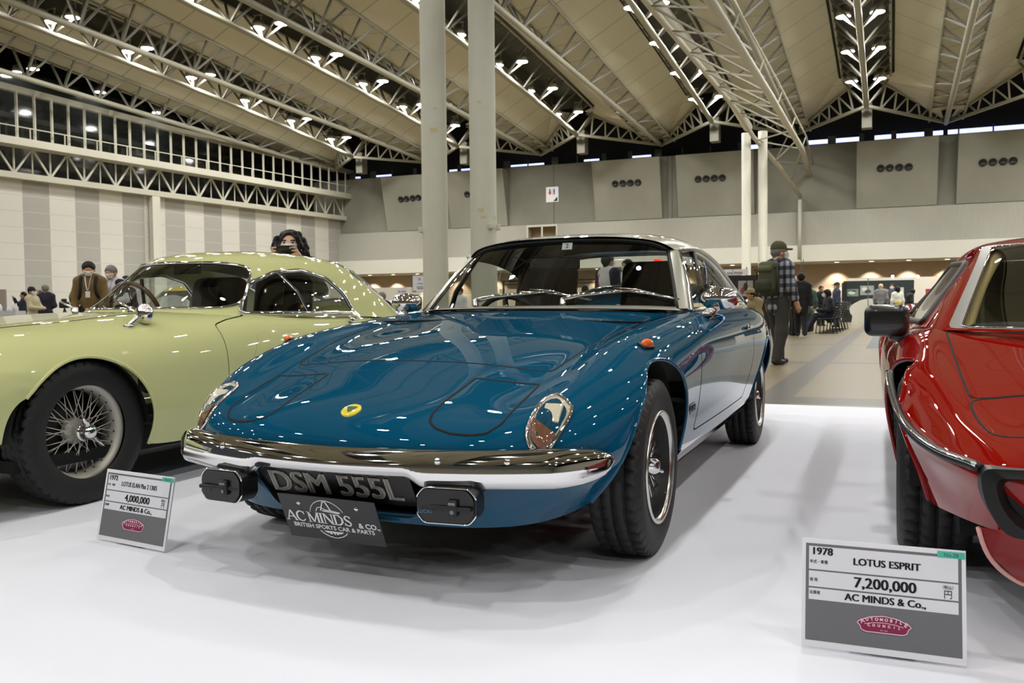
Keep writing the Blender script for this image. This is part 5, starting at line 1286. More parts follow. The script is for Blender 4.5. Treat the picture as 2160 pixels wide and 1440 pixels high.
for sg in (-1, 1):
    st = obj('seat', seat_mb(.50, .60, .5, True), M_tan, red); st.location = (sg * .33, 1.15, .17)
obj('engine_bulkhead', MB().box((0, 2.0, .60), (1.2, .06, .34)), M_tan, red, smooth=False)
def red_wheel(x, y, sg):
    M = axle_m((sg * x, y, .292), sg)
    W = obj('wheel', MB().lathe([(.0, .03), (.06, .035), (.08, .0), (.165, .02), (.172, .055), (.190, .066), (.194, .06), (.186, .045)], 48, M), M_silver_rim, red)
    obj('tyre', tyre_mb(.292, .205, .186).xform(M), M_tyre, W)
    for i in range(5):
        a = 2 * PI * i / 5; u = Vector((math.cos(a), math.sin(a), 0)); obj('spoke', MB().bar(M @ (u * .05 + Vector((0, 0, .03))), M @ (u * .168 + Vector((0, 0, .03))), .05, .03), M_silver_rim, W)
for sg in (-1, 1): red_wheel(.745, 0, sg); red_wheel(.745, 2.438, sg)
# ================================================================== price boards
M_board = mat('foam_board', (222, 222, 228), .6); M_grey = mat('board_grey', (104, 104, 108), .6); M_cell = mat('board_cell', (214, 215, 222), .6); M_txt = mat('board_ink', (28, 28, 32), .6)
M_teal = mat('teal_sticker', (70, 176, 156), .5); M_mar = mat('maroon_badge', (126, 22, 66), .45); M_pink = mat('badge_line', (232, 196, 210), .5); M_tink = mat('sticker_dark', (40, 92, 88), .5)
def price_board(bl, br, tl, label, year, model, price, num, msx):
    bl, br = Vector(bl), Vector(br); w = (br - bl).length; x = (br - bl).normalized(); tl = Vector(tl); y = tl - bl; y = (y - x * y.dot(x)); h = y.length; y.normalize()
    t = thing('price_board', label, 'sign', (bl + br) / 2, 0, None)
    o = Vector(t.location); M = frame_m((bl + br) / 2 - o + y * (h / 2), x, y)
    b_ = obj('board', MB().box((0, 0, -.003), (w, h, .006)).xform(M), M_board, t, smooth=False)
    n = x.cross(y); sd = n * -.10
    obj('stand', MB().add([M @ Vector((-w * .2, -h * .1, -.006)), M @ Vector((w * .2, -h * .1, -.006)), (x * w * .2 - n * .09 + Vector((0, 0, -.001))), (-x * w * .2 - n * .09 + Vector((0, 0, -.001)))], [(0, 1, 2, 3)]), M_board, t, smooth=False)
    W, Hh = w / 2, h / 2
    def rect(name, x0, x1, y0, y1, z, m, par=None): return obj(name, MB().box(((x0 + x1) / 2 * w, (y0 + y1) / 2 * h, z), ((x1 - x0) * w, (y1 - y0) * h, .0004)).xform(M), m, par or t, smooth=False)
    def T(name, s, cx, cy, cap, m, bold=0.0, sx=1.0, al='CENTER', par=None): return obj(name, text_mb(s, cap * h * 1.38, .0002, 0, al, sx, heavy=bold * h).xform(M @ Matrix.Translation((cx * w, cy * h, .0016))), m, par or t, smooth=False)
    g = rect('grey_field', -.475, .475, -.44, .455, .0003, M_grey)
    c1 = rect('title_cell', -.455, .455, .215, .430, .0008, M_cell, g); c2 = rect('price_cell', -.455, .455, .055, .200, .0008, M_cell, g); c3 = rect('exhibitor_cell', -.455, .455, -.065, .040, .0008, M_cell, g)
    T('year', year, -.44, .383, .070, M_txt, .004, 1.0, 'LEFT', c1); T('model_name', model, .03 if msx == 1 else .02, .315, .066 if msx == 1 else .068, M_txt, .004 if msx == 1 else .0018, msx, par=c1)
    T('caption', '年式・車種', -.45, .285, .026, M_txt, 0, .9, 'LEFT', c1)
    T('caption', '価 格', -.45, .118, .026, M_txt, 0, .9, 'LEFT', c2); T('price', price, .02, .125, .098, M_txt, .005, 1.0, par=c2); T('tax_note', '（税込）', .395, .163, .026, M_txt, 0, .9, par=c2); T('yen_sign', '円', .395, .098, .060, M_txt, 0, .9, par=c2)
    T('caption', '出展者', -.45, .0, .026, M_txt, 0, .9, 'LEFT', c3); T('exhibitor', 'AC MINDS & Co.,', .02, -.014, .066, M_txt, .004, 1.0, par=c3)
    st = rect('number_sticker', .335, .495, .425, .482, .0012, M_teal); T('sticker_text', num, .415, .452, .034, M_tink, 0, 1.0, par=st)
    bw, bh = .165, .085
    sh = [(-1, .05), (-.92, .32), (-.5, .82), (0, 1.0), (.5, .82), (.92, .32), (1, .05), (.88, -.18), (.86, -.55), (.70, -.78), (-.70, -.78), (-.86, -.55), (-.88, -.18)]
    sh = rounded([(a * bw * w, b * bh * h) for a, b in sh], .006, 3); BM = M @ Matrix.Translation((.015 * w, -.235 * h, 0))
    bd = obj('council_badge', MB().prism(sh, .0006, .0014, BM), M_mar, t, smooth=False)
    obj('badge_line', MB().tube([BM @ Vector((a, b, .0016)) for a, b in sh], .0011, 5, closed=True).tube([BM @ Vector((a * bw * w, b * bh * h, .0016)) for a, b in ((-.72, .02), (-.4, .22), (0, .30), (.4, .22), (.72, .02))], .0008, 5), M_pink, bd)
    for word, y0, amp, cap, span in (('AUTOMOBILE', .30, .32, .030, .80), ('COUNCIL', -.20, .16, .025, .56)):
        for i, ch in enumerate(word):
            u = (i / (len(word) - 1) * 2 - 1) * span; big = 1.45 if word[0] == 'A' and i in (0, len(word) - 1) else 1.0
            yy = y0 + amp * (1 - u * u) - (.12 if big > 1 else 0)
            obj('badge_letter', text_mb(ch, cap * h * 1.25 * big, .0002, .0004).xform(BM @ Matrix.Translation((u * bw * w, yy * bh * h, .0018)) @ Matrix.Rotation(-.55 * u, 4, 'Z')), M_pink, bd, smooth=False)
    obj('badge_date', text_mb('EST. 2016', .012 * h * 1.3, .0001).xform(BM @ Matrix.Translation((0, -.52 * bh * h, .0017))), MATS['badge_line'], bd, smooth=False)
    return t
def board_from(bl, br, tl, **k):
    a, b_ = at(*bl, z=.007), at(*br, z=.007); y0 = a.y + .035
    c = at(*tl, depth=y0); price_board(a, b_, c, **k)
board_from((1690, 1360), (2040, 1405), (1703, 1134), label='price board for the red car, reading 7,200,000, standing front right', year='1978', model='LOTUS ESPRIT', price='7,200,000', num='No.28', msx=1)
board_from((204, 1135), (346, 1163), (233, 989), label='price board reading 4,000,000, in front of the wire wheel of the green car', year='1972', model='LOTUS ELAN Plus 2 130/5', price='4,000,000', num='No.29', msx=.74)
# ================================================================== people
M_skin = mat('skin', (186, 142, 112), .55); M_skin2 = mat('skin_light', (205, 166, 138), .55)
M_hair = mat('black_hair', (14, 12, 12), .55, spec=.25, bump=(40, .5)); M_hairg = mat('grey_hair', (112, 110, 106), .6, bump=(60, .4)); M_maskw = mat('white_mask', (222, 222, 222), .7)
def cloth(name, col, rough=.85): return mat('cloth_' + name, col, rough)
def plaid(name):
    m = mat(name, (60, 66, 78), .85); nt, b = nodes_of(m); tc = nt.nodes.new('ShaderNodeTexCoord'); sx = nt.nodes.new('ShaderNodeSeparateXYZ'); nt.links.new(tc.outputs['Object'], sx.inputs[0])
    def stripe(s, per):
        w = nt.nodes.new('ShaderNodeMath'); w.operation = 'WRAP'; w.inputs[1].default_value = 0; w.inputs[2].default_value = per; nt.links.new(s, w.inputs[0])
        l = nt.nodes.new('ShaderNodeMath'); l.operation = 'LESS_THAN'; l.inputs[1].default_value = per * .45; nt.links.new(w.outputs[0], l.inputs[0]); return l.outputs[0]
    ad = nt.nodes.new('ShaderNodeMath'); ad.operation = 'ADD'; nt.links.new(sx.outputs[0], ad.inputs[0]); nt.links.new(sx.outputs[1], ad.inputs[1])
    a, c = stripe(sx.outputs[2], .12), stripe(ad.outputs[0], .11)
    s = nt.nodes.new('ShaderNodeMath'); s.operation = 'ADD'; nt.links.new(a, s.inputs[0]); nt.links.new(c, s.inputs[1])
    r = nt.nodes.new('ShaderNodeValToRGB'); r.color_ramp.interpolation = 'CONSTANT'; e = r.color_ramp.elements; e[0].color = srgb(150, 152, 154); e[1].position = .4; e[1].color = srgb(70, 76, 92); n = e.new(.8); n.color = srgb(28, 32, 44)
    d = nt.nodes.new('ShaderNodeMath'); d.operation = 'MULTIPLY'; d.inputs[1].default_value = .5; nt.links.new(s.outputs[0], d.inputs[0]); nt.links.new(d.outputs[0], r.inputs['Fac']); nt.links.new(r.outputs['Color'], b.inputs['Base Color']); return m
STAND = dict(pelvis=(0, .01, .515), waist=(0, 0, .62), chest=(0, .005, .745), neck=(0, .015, .845), head=(0, 0, .930),
             shL=(.108, .01, .802), shR=(-.108, .01, .802), elL=(.140, .012, .635), elR=(-.140, .012, .635), wrL=(.142, -.03, .490), wrR=(-.142, -.03, .490),
             hipL=(.052, .01, .505), hipR=(-.052, .01, .505), knL=(.056, -.005, .275), knR=(-.056, -.005, .275), anL=(.058, .02, .045), anR=(-.058, .02, .045))
SIT = dict(STAND, pelvis=(0, .06, .285), waist=(0, .055, .385), chest=(0, .03, .50), neck=(0, .02, .60), head=(0, -.01, .685), shL=(.112, .025, .57), shR=(-.112, .025, .57),
           elL=(.135, -.02, .40), elR=(-.135, -.02, .40), wrL=(.06, -.13, .33), wrR=(-.06, -.13, .33), hipL=(.055, .05, .275), hipR=(-.055, .05, .275), knL=(.075, -.19, .275), knR=(-.075, -.19, .275), anL=(.075, -.17, .045), anR=(-.075, -.17, .045))
def person(label, pos, face, H=1.7, pose=None, top=None, legs=None, shoe=None, hair='short', hair_m=None, mask=True, hat=None, skin=None, vox=.02, yaw=0.0, nod=0.0, short=False, vest=None, skirt=None, fingers=None, long_coat=False, low=0.0):
    """face: world direction (radians, 0 = towards -Y, i.e. at the camera; +pi/2 = towards +X)"""
    J = dict(STAND); J.update(pose or {}); J = {k: np.array(v, float) * H for k, v in J.items()}
    t = thing('person', label, 'person', (pos[0], pos[1], -.01 - low), face)
    sk = skin or M_skin; h = H
    hc = J['head']; R = np.array((Matrix.Rotation(yaw, 3, 'Z') @ Matrix.Rotation(nod, 3, 'X')))
    L = lambda x, y, z: hc + R @ (np.array((x, y, z)) * h)
    B = []
    B += [(L(0, .012, .012), L(0, .004, .010), .056 * h, .052 * h), (L(0, -.010, -.010), L(0, -.018, -.045), .046 * h, .026 * h), (L(0, -.058, -.008), L(0, -.064, -.020), .006 * h, .009 * h, .012),
          (L(.052, .006, -.010), L(.054, .008, -.022), .010 * h, .008 * h, .01), (L(-.052, .006, -.010), L(-.054, .008, -.022), .010 * h, .008 * h, .01)]
    B += [(L(0, .012, -.035), J['neck'], .031 * h, .034 * h), (J['neck'], J['chest'], .040 * h, .072 * h), (J['chest'], J['waist'], .075 * h, .066 * h), (J['waist'], J['pelvis'], .066 * h, .072 * h)]
    for s in 'LR':
        B += [(J['neck'] * .4 + J['sh' + s] * .6, J['sh' + s], .040 * h, .034 * h), (J['sh' + s], J['el' + s], .031 * h, .024 * h), (J['el' + s], J['wr' + s], .024 * h, .016 * h),
              (J['hip' + s], J['kn' + s], .050 * h, .034 * h), (J['kn' + s], J['an' + s], .035 * h, .022 * h)]
        f = J['an' + s]; B += [(f + np.array((0, .015, -.022)) * h, f + np.array((0, -.085, -.028)) * h, .020 * h, .016 * h)]
        d = J['wr' + s] - J['el' + s]; d /= np.linalg.norm(d) + 1e-9; w = J['wr' + s]
        if fingers and s in fingers:
            for (chain, r) in fingers[s][1]:
                for a, c in zip(chain, chain[1:]): B.append((np.array(a), np.array(c), r, r * .92, .006))
        else:
            side = np.cross(d, np.array((0, 1., 0))); side /= np.linalg.norm(side) + 1e-9; fw = np.array((0, -1., 0)); pm = w + d * .035 * h
            B.append((w, pm, .015 * h, .021 * h))
            for i, o in enumerate((-.016, -.0055, .005, .015)):
                b0 = pm + fw * o * h; L1 = (.040, .048, .045, .036)[i] * h; m1 = b0 + d * L1 * .55; B += [(b0, m1, .0062 * h, .0056 * h, .008), (m1, m1 + (d * .8 - side * np.sign(J['wr' + s][0]) * .5) * L1 * .5, .0056 * h, .0046 * h, .008)]
            B.append((w + d * .012 * h + fw * .014 * h, w + d * .045 * h + fw * .034 * h, .0075 * h, .006 * h, .008))
    obj('body', caps_mesh(B, vox * .8, .022 * h), sk, t)
    g = .011 * h
    def limb(s, j0, j1, r0, r1): return (J[j0 + s], J[j1 + s], r0 * h + g, r1 * h + g)
    if top is not None:
        C = [(J['neck'] * .75 + J['chest'] * .25, J['chest'], .050 * h + g, .074 * h + g), (J['chest'] + np.array((.030, 0, .01)) * h, J['waist'] + np.array((.022, 0, 0)) * h, .064 * h + g, .062 * h + g), (J['chest'] - np.array((.030, 0, -.01)) * h, J['waist'] - np.array((.022, 0, 0)) * h, .064 * h + g, .062 * h + g),
             (J['waist'], J['pelvis'] + np.array((0, 0, -.03 if not long_coat else -.09)) * h, .070 * h + g, .074 * h + g)]
        if long_coat: C += [(J['pelvis'] + np.array((sx_ * .03, 0, .0)) * h, J['pelvis'] + np.array((sx_ * .035, .0, -.08)) * h, .06 * h + g, .058 * h + g) for sx_ in (-1, 1)]
        for s in 'LR':
            C += [(J['neck'] * .45 + J['sh' + s] * .55 + np.array((0, 0, .006 * h)), J['sh' + s], .040 * h + g, .031 * h + g), limb(s, 'sh', 'el', .031, .027)]
            e = J['el' + s] * .35 + J['wr' + s] * .65 if short else J['wr' + s]
            C.append((J['el' + s], e, .028 * h + g, .022 * h + g))
        jk = obj('jacket', caps_mesh(C, vox, .035 * h), top, t)
    if vest is not None:
        C = [(J['neck'] * .6 + J['chest'] * .4, J['chest'], .054 * h + g, .084 * h + g), (J['chest'] + np.array((.034, 0, .01)) * h, J['waist'] + np.array((.026, 0, 0)) * h, .068 * h + g, .066 * h + g), (J['chest'] - np.array((.034, 0, -.01)) * h, J['waist'] - np.array((.026, 0, 0)) * h, .068 * h + g, .066 * h + g), (J['waist'], J['pelvis'], .076 * h + g, .080 * h + g)]
        obj('vest', caps_mesh(C, vox, .03 * h), vest, t)
    if legs is not None:
        C = [(J['waist'] * .35 + J['pelvis'] * .65, J['pelvis'], .070 * h + g, .072 * h + g)]
        for s in 'LR': C += [limb(s, 'hip', 'kn', .052, .040), (J['kn' + s], J['an' + s] + np.array((0, 0, .0)), .040 * h + g, .030 * h + g)]
        obj('trousers', caps_mesh(C, vox, .03 * h), legs, t)
    if skirt is not None: obj('skirt', caps_mesh([(J['pelvis'] + np.array((0, 0, .06 * h)), J['pelvis'] + np.array((0, 0, -.12 * h)), .075 * h + g, .10 * h + g)], vox, .02), skirt, t)
    for s in 'LR':
        f = J['an' + s]; obj('shoe', caps_mesh([(f + np.array((0, .02, -.016)) * h, f + np.array((0, -.080, -.022)) * h, .025 * h, .021 * h), (f + np.array((0, .012, .01)) * h, f + np.array((0, .01, -.01)) * h, .025 * h, .026 * h)], min(vox, .014), .02 * h, cut=lambda X, z0=(f[2] - .044 * h): z0 - X[..., 2]), shoe or cloth('shoe', (24, 22, 22), .5), t)
    hm = hair_m or M_hair; Ri = np.linalg.inv(R)
    loc = lambda X: ((X - hc) @ Ri.T) / h
    hz = .056 if hair == 'curly' else .036
    def face_cut(X):      # an oval opening for the face
        q = loc(X); e = 1 - np.sqrt((q[..., 0] / .047) ** 2 + ((q[..., 2] + .040) / (hz + .040)) ** 2); return np.minimum(-(q[..., 1] + .012), e * .05) * h
    if hair == 'short': obj('hair', caps_mesh([(L(0, .014, .018), L(0, .004, .016), .064 * h, .058 * h), (L(0, .03, -.01), L(0, .028, -.035), .048 * h, .034 * h)], vox * .8, .02, cut=face_cut), hm, t)
    elif hair == 'bob': obj('hair', caps_mesh([(L(0, .016, .018), L(0, .004, .016), .068 * h, .062 * h), (L(0, .035, -.01), L(0, .03, -.075), .056 * h, .044 * h), (L(.05, .01, 0), L(.05, .012, -.06), .022 * h, .018 * h), (L(-.05, .01, 0), L(-.05, .012, -.06), .022 * h, .018 * h)], vox * .8, .02, cut=face_cut), hm, t)
    elif hair == 'curly':
        rnd = random.Random(5); C = [(L(0, .016, .020), L(0, .006, .018), .068 * h, .062 * h)]
        for i in range(170):
            a = rnd.uniform(.55, 2 * PI - .55) + PI; z = rnd.uniform(-.125, .070); rr = (.060 + .026 * min(1, max(0, -z * 12 + .35))) * (1 if z < .04 else .75) * rnd.uniform(.92, 1.32)
            x, y = rr * math.sin(a), .016 - rr * math.cos(a) * -1
            C.append((L(x, y * .9, z), L(x * 1.12, y * .9 + .006, z - .02), rnd.uniform(.009, .016) * h, rnd.uniform(.007, .013) * h))
        obj('hair', caps_mesh(C, vox * .6, .005, cut=face_cut), hm, t)
    if hat:
        brim = [(L(0, -.03, .030), L(0, -.078, .022), .050 * h, .028 * h)] if hat[0] == 'cap' else [(L(0, .01, .028), L(0, .0, .028), .090 * h, .090 * h)]
        top_ = obj('hat', caps_mesh([(L(0, .014, .034), L(0, .006, .036), .066 * h, .060 * h)], vox * .8, .01, cut=lambda X: (.022 - loc(X)[..., 2]) * h), hat[1], t)
        obj('hat_brim', caps_mesh(brim, min(vox, .012), .01, cut=lambda X: (np.abs(loc(X)[..., 2] - .026) - .007) * h), hat[1], t)
    if mask:
        obj('face_mask', caps_mesh([(L(0, -.017, -.012), L(0, -.025, -.042), .052 * h, .034 * h), (L(0, -.056, -.014), L(0, -.058, -.030),   .018 * h, .015 * h)], vox * .6, .01, cut=lambda X: np.maximum(loc(X)[..., 1] + .022, np.abs(loc(X)[..., 2] + .028) - .026) * h), M_maskw, t)
    if vox <= .0125:
        for s in (-1, 1): obj('eye', MB().ball(tuple(L(s * .022, -.049, .004)), .006 * h, 8, 6), M_hair, t); obj('eyebrow', MB().tube([tuple(L(s * .012, -.054, .016)), tuple(L(s * .024, -.052, .019)), tuple(L(s * .034, -.046, .015))], .003 * h, 5), hm, t)
    t['_H'] = H
    return t, J, L
def strap(name, pts, w, m, root, n=24, th=.004):
    return obj(name, MB().tube(curve(pts, n), w, 6, flat=.35), m, root)
def P2(px, depth): p = at(px, 620, depth=depth); return (p.x, p.y)
C_navy, C_black, C_brown, C_beige, C_grey = cloth('navy', (26, 30, 48)), cloth('black', (20, 20, 22)), cloth('brown', (112, 90, 52)), cloth('beige', (178, 168, 138)), cloth('grey', (120, 122, 122))
C_white, C_dgrey, C_olive, C_teal, C_purple = cloth('white', (214, 216, 222)), cloth('dark_grey', (52, 52, 52)), cloth('olive', (70, 68, 42)), cloth('teal', (56, 96, 84)), cloth('plum', (40, 28, 44))
C_denim, C_yellow, C_khaki, C_red = cloth('blue_jacket', (52, 62, 92)), cloth('yellow', (186, 150, 24)), cloth('khaki', (140, 128, 92)), cloth('red', (150, 40, 44))

# --- the backpacker in the plaid shirt
pos = P2(1643, 12.0)
bp_, J, L = person('person in a plaid shirt and olive cap seen from behind, right of the blue car', pos, PI / 2 + .55, 1.70, dict(knL=(.062, -.06, .275), anL=(.068, -.085, .045), knR=(-.055, .03, .275), anR=(-.062, .10, .045), wrL=(.150, -.035, .49), wrR=(-.150, -.04, .50), chest=(0, -.005, .745), head=(0, -.015, .925)), plaid('plaid_shirt'), cloth('charcoal_trousers', (50, 46, 42)), cloth('dark_boots', (34, 30, 28), .5), 'short', M_hairg, True, ('cap', C_olive), vox=.0115, short=True, yaw=-.55)
bk = thing('backpack', 'olive rucksack on the back of the plaid-shirted person', 'backpack', (pos[0], pos[1], -.01), PI / 2 + .55)
M_pack = mat('olive_canvas', (58, 60, 38), .8, bump=(120, .3)); M_packd = mat('black_webbing', (22, 23, 20), .7)
pk = obj('bag', caps_mesh([((0, .20, 1.32), (0, .20, 1.08), .105, .12), ((.06, .21, 1.28), (.06, .22, 1.08), .09, .11), ((-.06, .21, 1.28), (-.06, .22, 1.08), .09, .11), ((0, .21, 1.38), (0, .21, 1.34), .06, .09)], .014, .05), M_pack, bk)
obj('front_pocket', caps_mesh([((-.07, .31, 1.13), (.07, .31, 1.13), .065, .065), ((-.07, .31, 1.07), (.07, .31, 1.07), .06, .06)], .014, .03), mat('olive_pocket', (48, 50, 32), .8), bk)
obj('lid', caps_mesh([((-.09, .22, 1.38), (.09, .22, 1.38), .065, .065), ((-.08, .29, 1.33), (.08, .29, 1.33), .045, .045)], .014, .03), mat('olive_lid', (74, 78, 50), .8), bk)
for s in (-1, 1): obj('shoulder_strap', MB().tube(curve([(s * .10, .12, 1.44), (s * .13, .0, 1.475), (s * .15, -.11, 1.36), (s * .16, -.09, 1.20), (s * .15, .08, 1.08)], 26), .028, 8, flat=.35), M_packd, bk); obj('side_strap', MB().tube([(s * .185, .24, 1.36), (s * .19, .26, 1.02)], .012, 6), M_packd, bk)

# --- the photographer behind the green coupe
pos = P2(615, 7.05); Hh = 1.475; fz = .10
ph = np.array((0.0, -.31, 1.290))
def grip(s):
    w = np.array((s * .118, -.222, 1.212)); pm = np.array((s * .100, -.268, 1.260)); ch = [([w, pm], .022)]
    for i in range(4):
        b0 = pm + np.array((s * -.004, -.012 - .008 * i * 0, .030 - .018 * i)); m1 = b0 + np.array((s * -.004, -.045, .016 - .005 * i)); e = m1 + np.array((s * -.030, -.016, .004 - .004 * i)); ch.append(([pm, b0, m1, e], .0085 - .0004 * i))
    ch.append(([w + np.array((s * -.01, -.02, .01)), pm + np.array((s * -.026, .012, .020)), ph + np.array((s * .045, .022, .014))], .0095))
    return [(w, pm)], ch
person('person with curly black hair photographing over the roof of the green coupe', pos, fz, Hh, dict(elL=(.165, -.06, .66), elR=(-.165, -.06, .66), wrL=(.080, -.150, .822), wrR=(-.080, -.150, .822), head=(0, -.02, .918), neck=(0, .01, .84)), cloth('black_parka', (22, 18, 20)), C_black, None, 'curly', M_hair, True, None, M_skin2, vox=.0095, nod=-.06, low=-.01, fingers={'L': grip(1), 'R': grip(-1)})
M_phone = mat('phone_black', (12, 12, 14), .25, coat=.5)
pn = obj('smartphone', MB().rbox((0, 0, 0), (.150, .010, .076), .006), M_phone); pn.location = (pos[0] + ph[0] * math.cos(fz) - ph[1] * math.sin(fz), pos[1] + ph[0] * math.sin(fz) + ph[1] * math.cos(fz), ph[2]); pn.rotation_euler = (.15, 0, fz)
tag(pn, 'black smartphone held up by the curly-haired person over the green roof', 'phone')
ln = obj('camera_lens', MB().lathe([(0, .006), (.008, .006), (.010, .005)], 16, Matrix.Translation((.05, 0, .02)) @ Matrix.Rotation(PI / 2, 4, 'X')), M_chrome, pn)

# --- visitors left of the green coupe
pos = P2(190, 14.9)
br, J, L = person('person in a brown jacket with dark backpack straps, looking down beside the green bonnet', pos, .25, 1.73, dict(head=(.0, -.035, .918), elL=(.15, -.02, .64), elR=(-.15, .0, .64), wrL=(.12, -.10, .50), wrR=(-.13, -.06, .50)), C_brown, C_black, None, 'short', M_hair, True, vox=.015, yaw=.15, nod=.35)
for s in (-1, 1): strap('backpack_strap', [(s * .12, .06, 1.47), (s * .125, -.06, 1.47), (s * .12, -.145, 1.36), (s * .13, -.15, 1.18), (s * .17, -.05, 1.06)], .026, C_black, br)
strap('lanyard', [(-.06, .0, 1.49), (-.045, -.125, 1.42), (.0, -.165, 1.22), (.04, -.13, 1.42), (.055, .0, 1.49)], .009, C_white, br)
obj('name_card', MB().rbox((.0, -.172, 1.15), (.075, .006, .11), .003), M_maskw, br)
bg_ = thing('shoulder_bag', 'black camera bag hanging at the hip of the brown-jacketed person', 'bag', (pos[0] - .26, pos[1] - .02, .92), .25)
obj('bag_body', MB().rbox((0, 0, .05), (.10, .22, .26), .03), C_black, bg_); obj('bag_flap', MB().rbox((-.01, -.01, .13), (.11, .23, .10), .03), C_dgrey, bg_)
pos = P2(237, 15.4)
gr, J, L = person('grey-haired person in a white shirt and navy cardigan, masked, beside the brown jacket', pos, .05, 1.69, dict(head=(-.0, -.03, .918), wrL=(.07, -.13, .60), elL=(.15, .0, .64)), C_white, C_dgrey, None, 'short', M_hairg, True, vox=.016, nod=.25, yaw=-.2)
for s in (-1, 1): obj('cardigan_front', caps_mesh([((s * .145, -.03, 1.36), (s * .135, -.04, .95), .085, .09), ((s * .2, .01, 1.36), (s * .245, .01, 1.08), .075, .065)], .016, .03), C_navy, gr)
strap('lanyard', [(-.05, .0, 1.45), (-.04, -.12, 1.38), (.0, -.17, 1.20), (.04, -.12, 1.38), (.05, .0, 1.45)], .008, cloth('pale_blue', (120, 140, 190)), gr); obj('name_card', MB().rbox((.0, -.178, 1.13), (.07, .006, .10), .003), cloth('card_yellow', (196, 190, 70)), gr)
person('person in a black hat and plum jacket behind the grey-haired visitor', P2(266, 17.6), 1.1, 1.58, dict(head=(0, -.03, .915)), C_purple, C_black, None, 'short', M_hair, True, ('brim', C_black), vox=.018)
person('person in a navy suit seen from behind at the far left', P2(97, 25.6), PI + .15, 1.70, dict(wrR=(-.05, -.13, .60), wrL=(.06, -.13, .60)), C_navy, C_black, None, 'short', M_hairg, False, vox=.02, long_coat=True)
person('person in a beige jacket and dark cap facing the navy suit', P2(68, 25.0), PI / 2 - .2, 1.60, dict(wrL=(.05, -.20, .62), wrR=(-.05, -.20, .62), elL=(.13, -.06, .64), elR=(-.13, -.06, .64)), C_beige, C_beige, None, 'short', M_hair, True, ('cap', C_black), vox=.02)
person('dark-haired person lifting a hand, behind the beige jacket', P2(48, 28.8), -.9, 1.58, dict(elR=(-.17, -.08, .72), wrR=(-.15, -.14, .86)), C_navy, C_black, None, 'short', M_hair, False, vox=.022)
person('brown-haired person between the beige jacket and the navy suit', P2(84, 27.0), -.6, 1.58, None, C_navy, C_black, None, 'short', mat('brown_hair', (70, 52, 40), .5), False, vox=.022)
pos = P2(738, 19.4)
vs, J, L = person('masked person in a dark vest and white shirt behind the green car tail', pos, -PI / 2 + .35, 1.72, None, C_white, C_black, None, 'short', M_hair, True, None, vox=.016, vest=C_navy)
person('grey-haired seated person in a dark jacket with back turned, beyond the green tail', P2(806, 21.5), PI - .3, 1.70, SIT, C_black, C_black, None, 'short', M_hairg, False, vox=.02)
person('dark-suited seated person, left of two far heads behind the green tail', P2(775, 26.0), PI + .4, 1.75, SIT, C_black, C_black, None, 'short', M_hair, False, vox=.022)
person('dark-suited person facing this way, right of two far heads behind the green tail', P2(793, 28.5), .1, 1.76, SIT, C_navy, C_black, None, 'short', M_hair, True, vox=.022)
# --- seen through the blue windscreen
M_race = cloth('race_white', (206, 206, 212))
for px, dep, fc, lab in ((1284, 14.6, PI / 2 + .5, 'nearer of two people in white and navy jackets seen through the blue windscreen'), (1322, 16.4, -PI / 2 + .6, 'further of two people in white and navy jackets seen through the blue windscreen')):
    pos = P2(px, dep)
    r_, J, L = person(lab, pos, fc, 1.74, dict(wrL=(.05, -.16, .70), elL=(.14, -.06, .66)), M_race, C_black, None, 'short', M_hair, True, vox=.018)
    for s in (-1, 1): obj('navy_sleeve', caps_mesh([((s * .205, .02, 1.41), (s * .245, .02, 1.12), .098, .086), ((s * .24, -.02, 1.14), (s * .13, -.24, 1.20), .080, .066)], .016, .02), C_navy, r_)
    strap('red_piping', [(.10, .13, 1.40), (.10, .15, 1.2), (.10, .14, .98)], .012, C_red, r_)
person('dark-dressed person far away between the seats of the blue car', P2(1234, 25.0), PI, 1.50, None, C_black, C_black, None, 'bob', M_hair, False, vox=.022)
person('person in a white shirt far away, seen past the left pillar of the blue windscreen', P2(969, 21.0), -.6, 1.36, None, C_white, C_black, None, 'short', M_hair, False, vox=.022)
# --- beyond the backpacker
person('person in a black suit walking away, right of the plaid-shirted person', P2(1690, 22.7), PI - .3, 1.69, dict(knL=(.05, -.09, .28), anL=(.05, -.09, .05), knR=(-.05, .02, .28), anR=(-.05, .13, .06), wrL=(.15, -.09, .50), wrR=(-.15, .05, .50)), C_black, C_black, None, 'short', M_hair, False, vox=.018, long_coat=True)
person('white-haired person half hidden behind the black-suited one', P2(1674, 23.6), PI / 2, 1.66, None, C_black, C_black, None, 'short', mat('white_hair', (206, 204, 200), .6), False, vox=.02)
person('person in a teal coat beyond the black-suited one', P2(1706, 27.5), PI, 1.55, None, C_teal, C_dgrey, None, 'short', M_hair, False, vox=.022, long_coat=True)
person('person in a khaki jacket and cap, seated behind the tail of the blue car', P2(1590, 19.5), -PI / 2 + .3, 1.62, dict(SIT, head=(0, -.06, .67), chest=(0, -.0, .50), wrL=(.07, -.22, .36), wrR=(-.07, -.22, .36)), C_khaki, C_dgrey, None, 'short', M_hair, False, ('cap', C_khaki), vox=.018)
person('person in dark clothes seated on the black chairs with outstretched legs', P2(1744, 25.6), -PI / 2 - .1, 1.72, dict(SIT, knL=(.06, -.20, .30), knR=(-.06, -.2, .30), anL=(.06, -.33, .07), anR=(-.06, -.3, .06), wrL=(.1, -.18, .40)), cloth('charcoal', (34, 34, 40)), C_navy, None, 'bob', M_hair, True, vox=.02)
person('person in black with a white armband standing beyond the black chairs', P2(1733, 34.5), .3, 1.62, None, C_black, C_black, None, 'short', M_hair, False, vox=.024)
